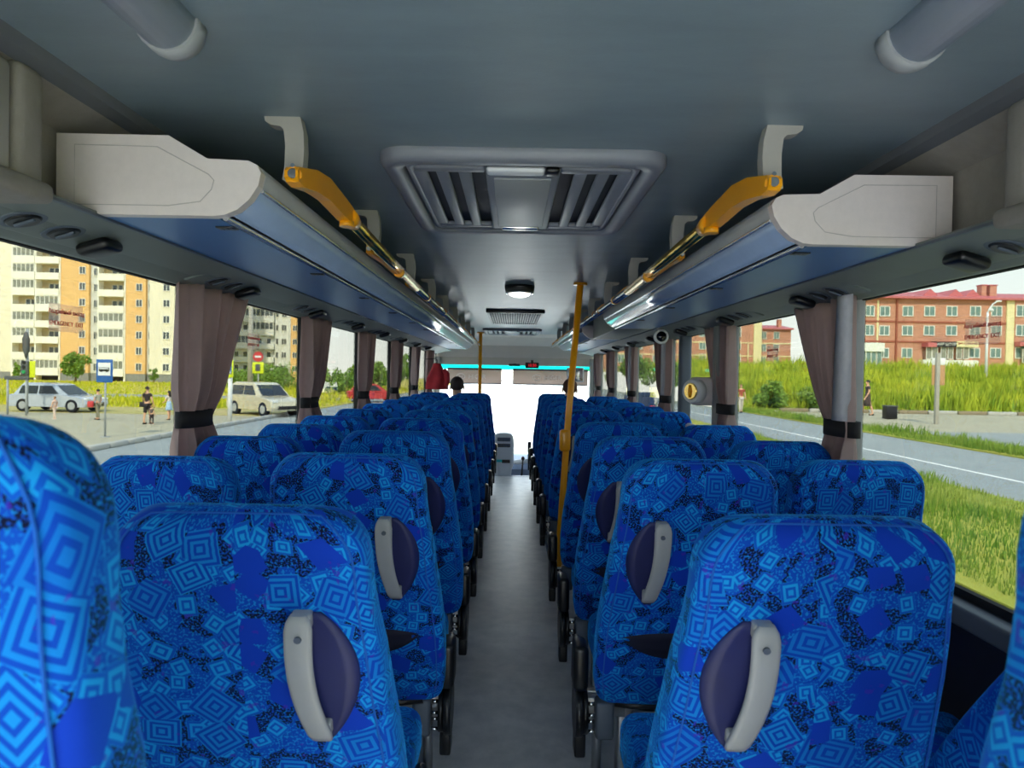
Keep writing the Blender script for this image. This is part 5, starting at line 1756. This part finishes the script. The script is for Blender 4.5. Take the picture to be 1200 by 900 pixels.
# ------------------------------------------------------------------ people
M['skin'] = mat('skin', rgb(222, 172, 138), 0.6)
M['hair_dark'] = mat('dark_hair', rgb(44, 34, 30), 0.7)
M['hair_light'] = mat('light_brown_hair', rgb(150, 112, 76), 0.7)
M['eye'] = mat('eye', rgb(30, 24, 22), 0.3)
CLOTH = {}
def cloth(n, c):
    if n not in CLOTH: CLOTH[n] = mat(n, c, 0.85, noise=0.1)
    return CLOTH[n]
def skin_mesh(name, pts, edges, m, parent, root=0, sub=2):
    me = bpy.data.meshes.new(name)
    me.from_pydata([p[:3] for p in pts], edges, [])
    me.materials.append(m)
    bm = bmesh.new(); bm.from_mesh(me)
    lay = bm.verts.layers.skin.verify()
    bm.verts.ensure_lookup_table()
    for i, p in enumerate(pts):
        rr = p[3]
        bm.verts[i][lay].radius = rr if isinstance(rr, tuple) else (rr, rr)
        bm.verts[i][lay].use_root = (i == root)
    bm.to_mesh(me); bm.free()
    o = bpy.data.objects.new(name, me)
    o.modifiers.new('skin', 'SKIN').use_smooth_shade = True
    sb = o.modifiers.new('sub', 'SUBSURF'); sb.levels = sub; sb.render_levels = sub
    COL.objects.link(o)
    dg = bpy.context.evaluated_depsgraph_get(); dg.update()
    me2 = bpy.data.meshes.new_from_object(o.evaluated_get(dg))
    bpy.data.objects.remove(o)
    me2.name = name
    for p in me2.polygons: p.use_smooth = True
    return link_mesh(name, me2, parent)
def person(label, loc, h, rz, shirt, lower, hair, style='trousers', step=.10, arms=(.10, .10), long_hair=False, seated=False, shoes='black', elbow=0.0):
    """standing or seated figure facing +y before rotation; built at 1.75 m and scaled"""
    r = empty('person', loc, rz); tag(r, label, 'person')
    s = h / 1.75
    r.scale = (s, s, s)
    P = []; E = []
    def v(x, y, z, rad): P.append((x, y, z, rad)); return len(P) - 1
    def e(a, b): E.append((a, b))
    dz = -.42 if seated else 0
    pel = v(0, 0, .96 + dz, (.135, .10))
    wst = v(0, .0, 1.12 + dz, (.115, .085)); e(pel, wst)
    chs = v(0, -.01, 1.30 + dz, (.145, .10)); e(wst, chs)
    shl = v(0, -.015, 1.42 + dz, (.12, .075)); e(chs, shl)
    nk = v(0, -.005, 1.50 + dz, .052); e(shl, nk)
    jw = v(0, .015, 1.56 + dz, (.060, .066)); e(nk, jw)
    hd = v(0, .012, 1.64 + dz, (.076, .092)); e(jw, hd)
    cr = v(0, .0, 1.715 + dz, (.062, .070)); e(hd, cr)
    ns = v(0, .105, 1.615 + dz, .014); e(hd, ns)
    legs = []; armp = []
    for sd in (-1, 1):
        hp = v(sd * .085, 0, .90 + dz, .088); e(pel, hp)
        if seated:
            kn = v(sd * .10, .42, .50, .062); an = v(sd * .10, .46, .09, .042); to = v(sd * .11, .62, .035, .035)
            md = v(sd * .095, .22, .50, .078); e(hp, md); e(md, kn)
        else:
            st = sd * step
            kn = v(sd * .09, st * .55 + .015, .50, .060); md = v(sd * .09, st * .28 + .01, .70, .075); e(hp, md); e(md, kn)
            an = v(sd * .09, st - .01, .085, .040); to = v(sd * .10, st + .13, .035, .034)
        cf = v(sd * .09, (P[kn][1] + P[an][1]) / 2 - .01, (P[kn][2] + P[an][2]) / 2 + .06, .052)
        e(kn, cf); e(cf, an); e(an, to)
        legs.append((hp, md, kn, cf, an, to))
        so = v(sd * .185, -.015, 1.40 + dz, .055); e(shl, so)
        sw_ = arms[0 if sd < 0 else 1]
        bend = elbow if isinstance(elbow, (int, float)) else elbow[0 if sd < 0 else 1]
        el = v(sd * .235, -.02 + sw_ * .3, 1.13 + dz, .040); e(so, el)
        if seated: wr = v(sd * .16, .26, .98 + dz + .02, .027)
        else: wr = v(sd * (.245 - .08 * bend), sw_ + .02 + .20 * bend, .89 + dz + .18 * bend, .027)
        e(el, wr)
        d = (Vector(P[wr][:3]) - Vector(P[el][:3])).normalized()
        pm = Vector(P[wr][:3]) + d * .07
        pl = v(pm.x, pm.y, pm.z, (.030, .024)); e(wr, pl)
        sidev = d.cross(Vector((1, 0, 0))).normalized()
        for q, ln in enumerate((.075, .085, .08, .062)):
            a = pm + sidev * (.030 - .020 * q) + d * .02
            i1 = v(a.x, a.y, a.z, .0095); e(pl, i1)
            b_ = a + d * ln * .55 + Vector((-sd * .006, 0, 0)); i2 = v(b_.x, b_.y, b_.z, .0085); e(i1, i2)
            c_ = b_ + d * ln * .4 + Vector((-sd * .016, 0, 0)); i3 = v(c_.x, c_.y, c_.z, .0075); e(i2, i3)
        t1 = Vector(P[wr][:3]) + d * .035 + sidev * .035; i1 = v(t1.x, t1.y, t1.z, .010); e(pl, i1)
        t2 = t1 + d * .04 + sidev * .012; i2 = v(t2.x, t2.y, t2.z, .009); e(i1, i2)
        armp.append((so, el, wr))
    skin_mesh('body', P, E, M['skin'], r, 0)
    # clothes follow the same skeleton, a little fuller
    def sub(idx, grow):
        m_ = {}; pts = []
        for i in idx:
            rr = P[i][3]; rr = rr if isinstance(rr, tuple) else (rr, rr)
            m_[i] = len(pts); pts.append((P[i][0], P[i][1], P[i][2], (rr[0] * grow + .006, rr[1] * grow + .006)))
        return m_, pts
    idx = [pel, wst, chs, shl]
    m_, pts = sub(idx, 1.08)
    ed = [(m_[pel], m_[wst]), (m_[wst], m_[chs]), (m_[chs], m_[shl])]
    for so, el, wr in armp:
        a = len(pts); q = P[so]; w_ = P[el]
        pts.append((q[0], q[1], q[2], .066)); ed.append((m_[shl], a))
        pts.append(((q[0] + w_[0]) / 2, (q[1] + w_[1]) / 2, (q[2] + w_[2]) / 2, .058)); ed.append((a, a + 1))
    skin_mesh('shirt', pts, ed, shirt, r, 0, 1)
    if style in ('trousers', 'shorts'):
        m_, pts = sub([pel], 1.10); ed = []
        for hp, md, kn, cf, an, to in legs:
            seq = [hp, md, kn] + ([cf, an] if style == 'trousers' else [])
            prev = 0
            for i in seq:
                rr = P[i][3]
                pts.append((P[i][0], P[i][1], P[i][2] + (.03 if i == an else 0), rr * 1.14 + .010)); ed.append((prev, len(pts) - 1)); prev = len(pts) - 1
        skin_mesh('trousers' if style == 'trousers' else 'shorts', pts, ed, lower, r, 0, 1)
    else:
        rings = []
        for z, w_ in ((1.12, .13), (1.0, .155), (.85, .18), (.70, .205), (.58 if style == 'skirt' else .46, .225)):
            rings.append([(w_ * (1 + .05 * math.sin(6 * a)) * math.cos(a), w_ * .75 * (1 + .05 * math.sin(6 * a)) * math.sin(a), z) for a in [2 * PI * k_ / 30 for k_ in range(30)]])
        MB().loft(rings).build('skirt', lower, r)
    hz = 1.665 + dz
    hm = MB().ball((0, -.022, hz + .005), .086, .098, .098, 16, 10, zmin=-.75 if seated else -.35)
    if long_hair:
        hm.loft([[(w_ * math.cos(a), y_ + .045 * math.sin(a), z) for a in [2 * PI * k_ / 14 for k_ in range(14)]] for z, w_, y_ in ((hz + .02, .075, -.06), (hz - .08, .085, -.075), (hz - .2, .08, -.09), (hz - .28, .05, -.085))])
    hm.build('hair', hair, r)
    for sd in (-1, 1):
        MB().ball((sd * .030, .094, 1.640 + dz), .010, .007, .007, 8, 6).build('eye', M['eye'], r)
        MB().ball((sd * .082, .008, 1.625 + dz), .010, .022, .032, 8, 6).build('ear', M['skin'], r)
        MB().rbox(*sorted((sd * .055, sd * .125)), P[legs[0][4]][1] * 0 + P[legs[0 if sd < 0 else 1][4]][1] - .07, P[legs[0 if sd < 0 else 1][5]][1] + .05, 0, .075, .028, 2).build('shoe', cloth('shoe_' + shoes, rgb(40, 38, 38) if shoes == 'black' else rgb(225, 222, 216)), r)
    MB().tube([(-.022, .088, 1.582 + dz), (0, .094, 1.579 + dz), (.022, .088, 1.582 + dz)], .005, 6).build('mouth', cloth('lips', rgb(176, 96, 90)), r)
    return r
def walker(u, v, g, hpx, label, rz, *a, **k):
    p = on_ground(u, v, g)
    return person(label, (p.x, p.y, g), hpx / FPX * p.y, R(rz), *a, **k)
walker(172.5, 497, GZL + .02, 44, 'person in black shirt and shorts with a shoulder bag walking away on the left paving', -10,
       cloth('black_shirt', rgb(52, 44, 44)), cloth('black_shorts', rgb(44, 42, 44)), M['hair_dark'], 'shorts')
walker(177.5, 498, GZL + .02, 23, 'small child in dark clothes beside the person in black', -10,
       cloth('child_dark_top', rgb(110, 96, 90)), cloth('child_dark_trousers', rgb(70, 62, 62)), M['hair_light'], 'trousers', shoes='white')
walker(198, 492, GZL + .02, 34, 'person in pale top and light blue skirt beside the first left curtain', 60,
       cloth('pale_top', rgb(226, 216, 206)), cloth('light_blue_skirt', rgb(176, 206, 232)), M['hair_dark'], 'skirt', long_hair=True, elbow=(.9, .9))
walker(114.5, 492, GZL + .02, 36, 'person in grey shirt and trousers carrying a red bag behind the bus stop pole', 75,
       cloth('grey_shirt', rgb(190, 190, 174)), cloth('grey_trousers', rgb(140, 136, 112)), M['hair_dark'], 'trousers', step=.16)
walker(64, 491.5, GZL + .02, 27, 'child in pale pink clothes walking in front of the silver car', 80,
       cloth('pale_pink_top', rgb(236, 206, 192)), cloth('pale_pink_trousers', rgb(230, 206, 190)), M['hair_light'], 'trousers', step=.16, shoes='white')
walker(1016, 486.5, GZR + .02, 41, 'person in dark dress walking left across the right plaza', 84,
       cloth('dark_dress_top', rgb(74, 62, 60)), cloth('dark_dress_skirt', rgb(82, 68, 64)), M['hair_dark'], 'dress', step=.22, arms=(.16, -.1))
walker(868, 483.5, GZR + .02, 33, 'person in red shirt and pale trousers beside the third right curtain', 180,
       cloth('red_shirt', rgb(178, 84, 64)), cloth('pale_trousers', rgb(222, 212, 196)), M['hair_light'], 'trousers')
p = on_ground(167, 480, GZL)
pb = on_ground(172.5, 497, GZL + .02); k = pb.y / FPX
hb = empty('shoulder_bag', (pb.x - 6.5 * k, pb.y, GZL + .02 + 20 * k)); tag(hb, 'small black shoulder bag at the hip of the person in black', 'bag')
MB().rbox(-.09, .09, -.06, .06, 0, .22, .03).build('pouch', M['black'], hb)
MB().tube([(.05, 0, .2), (.10, -.10, .5), (.26, -.13, .72), (.36, -.06, .78)], .012, 6).build('strap', M['black'], hb)
pb = on_ground(114.5, 492, GZL + .02); k = pb.y / FPX
rb = empty('red_bag', (pb.x - 4.6 * k, pb.y - .25, GZL + .02 + 15 * k)); tag(rb, 'red bag carried in front of the person behind the bus stop pole', 'bag')
MB().rbox(-.13, .13, -.06, .06, 0, .28, .04).build('pouch', M['redpaint'], rb)
MB().tube([(-.06, 0, .27), (0, 0, .36), (.06, 0, .27)], .012, 6).build('handles', M['redpaint'], rb)

# passengers whose heads show above the seats
person('seated passenger with short dark hair, head above the left seats far ahead', (-.70, 8.22, .0), 1.70, 0, cloth('navy_jumper', rgb(50, 56, 84)), cloth('jeans', rgb(60, 74, 110)), M['hair_dark'], seated=True)
person('seated passenger with reddish brown hair, head beside the yellow pole', (.62, 7.78, .0), 1.70, 0, cloth('brown_jumper', rgb(96, 66, 56)), cloth('jeans', rgb(60, 74, 110)), mat('reddish_brown_hair', rgb(86, 48, 38), 0.7), seated=True)
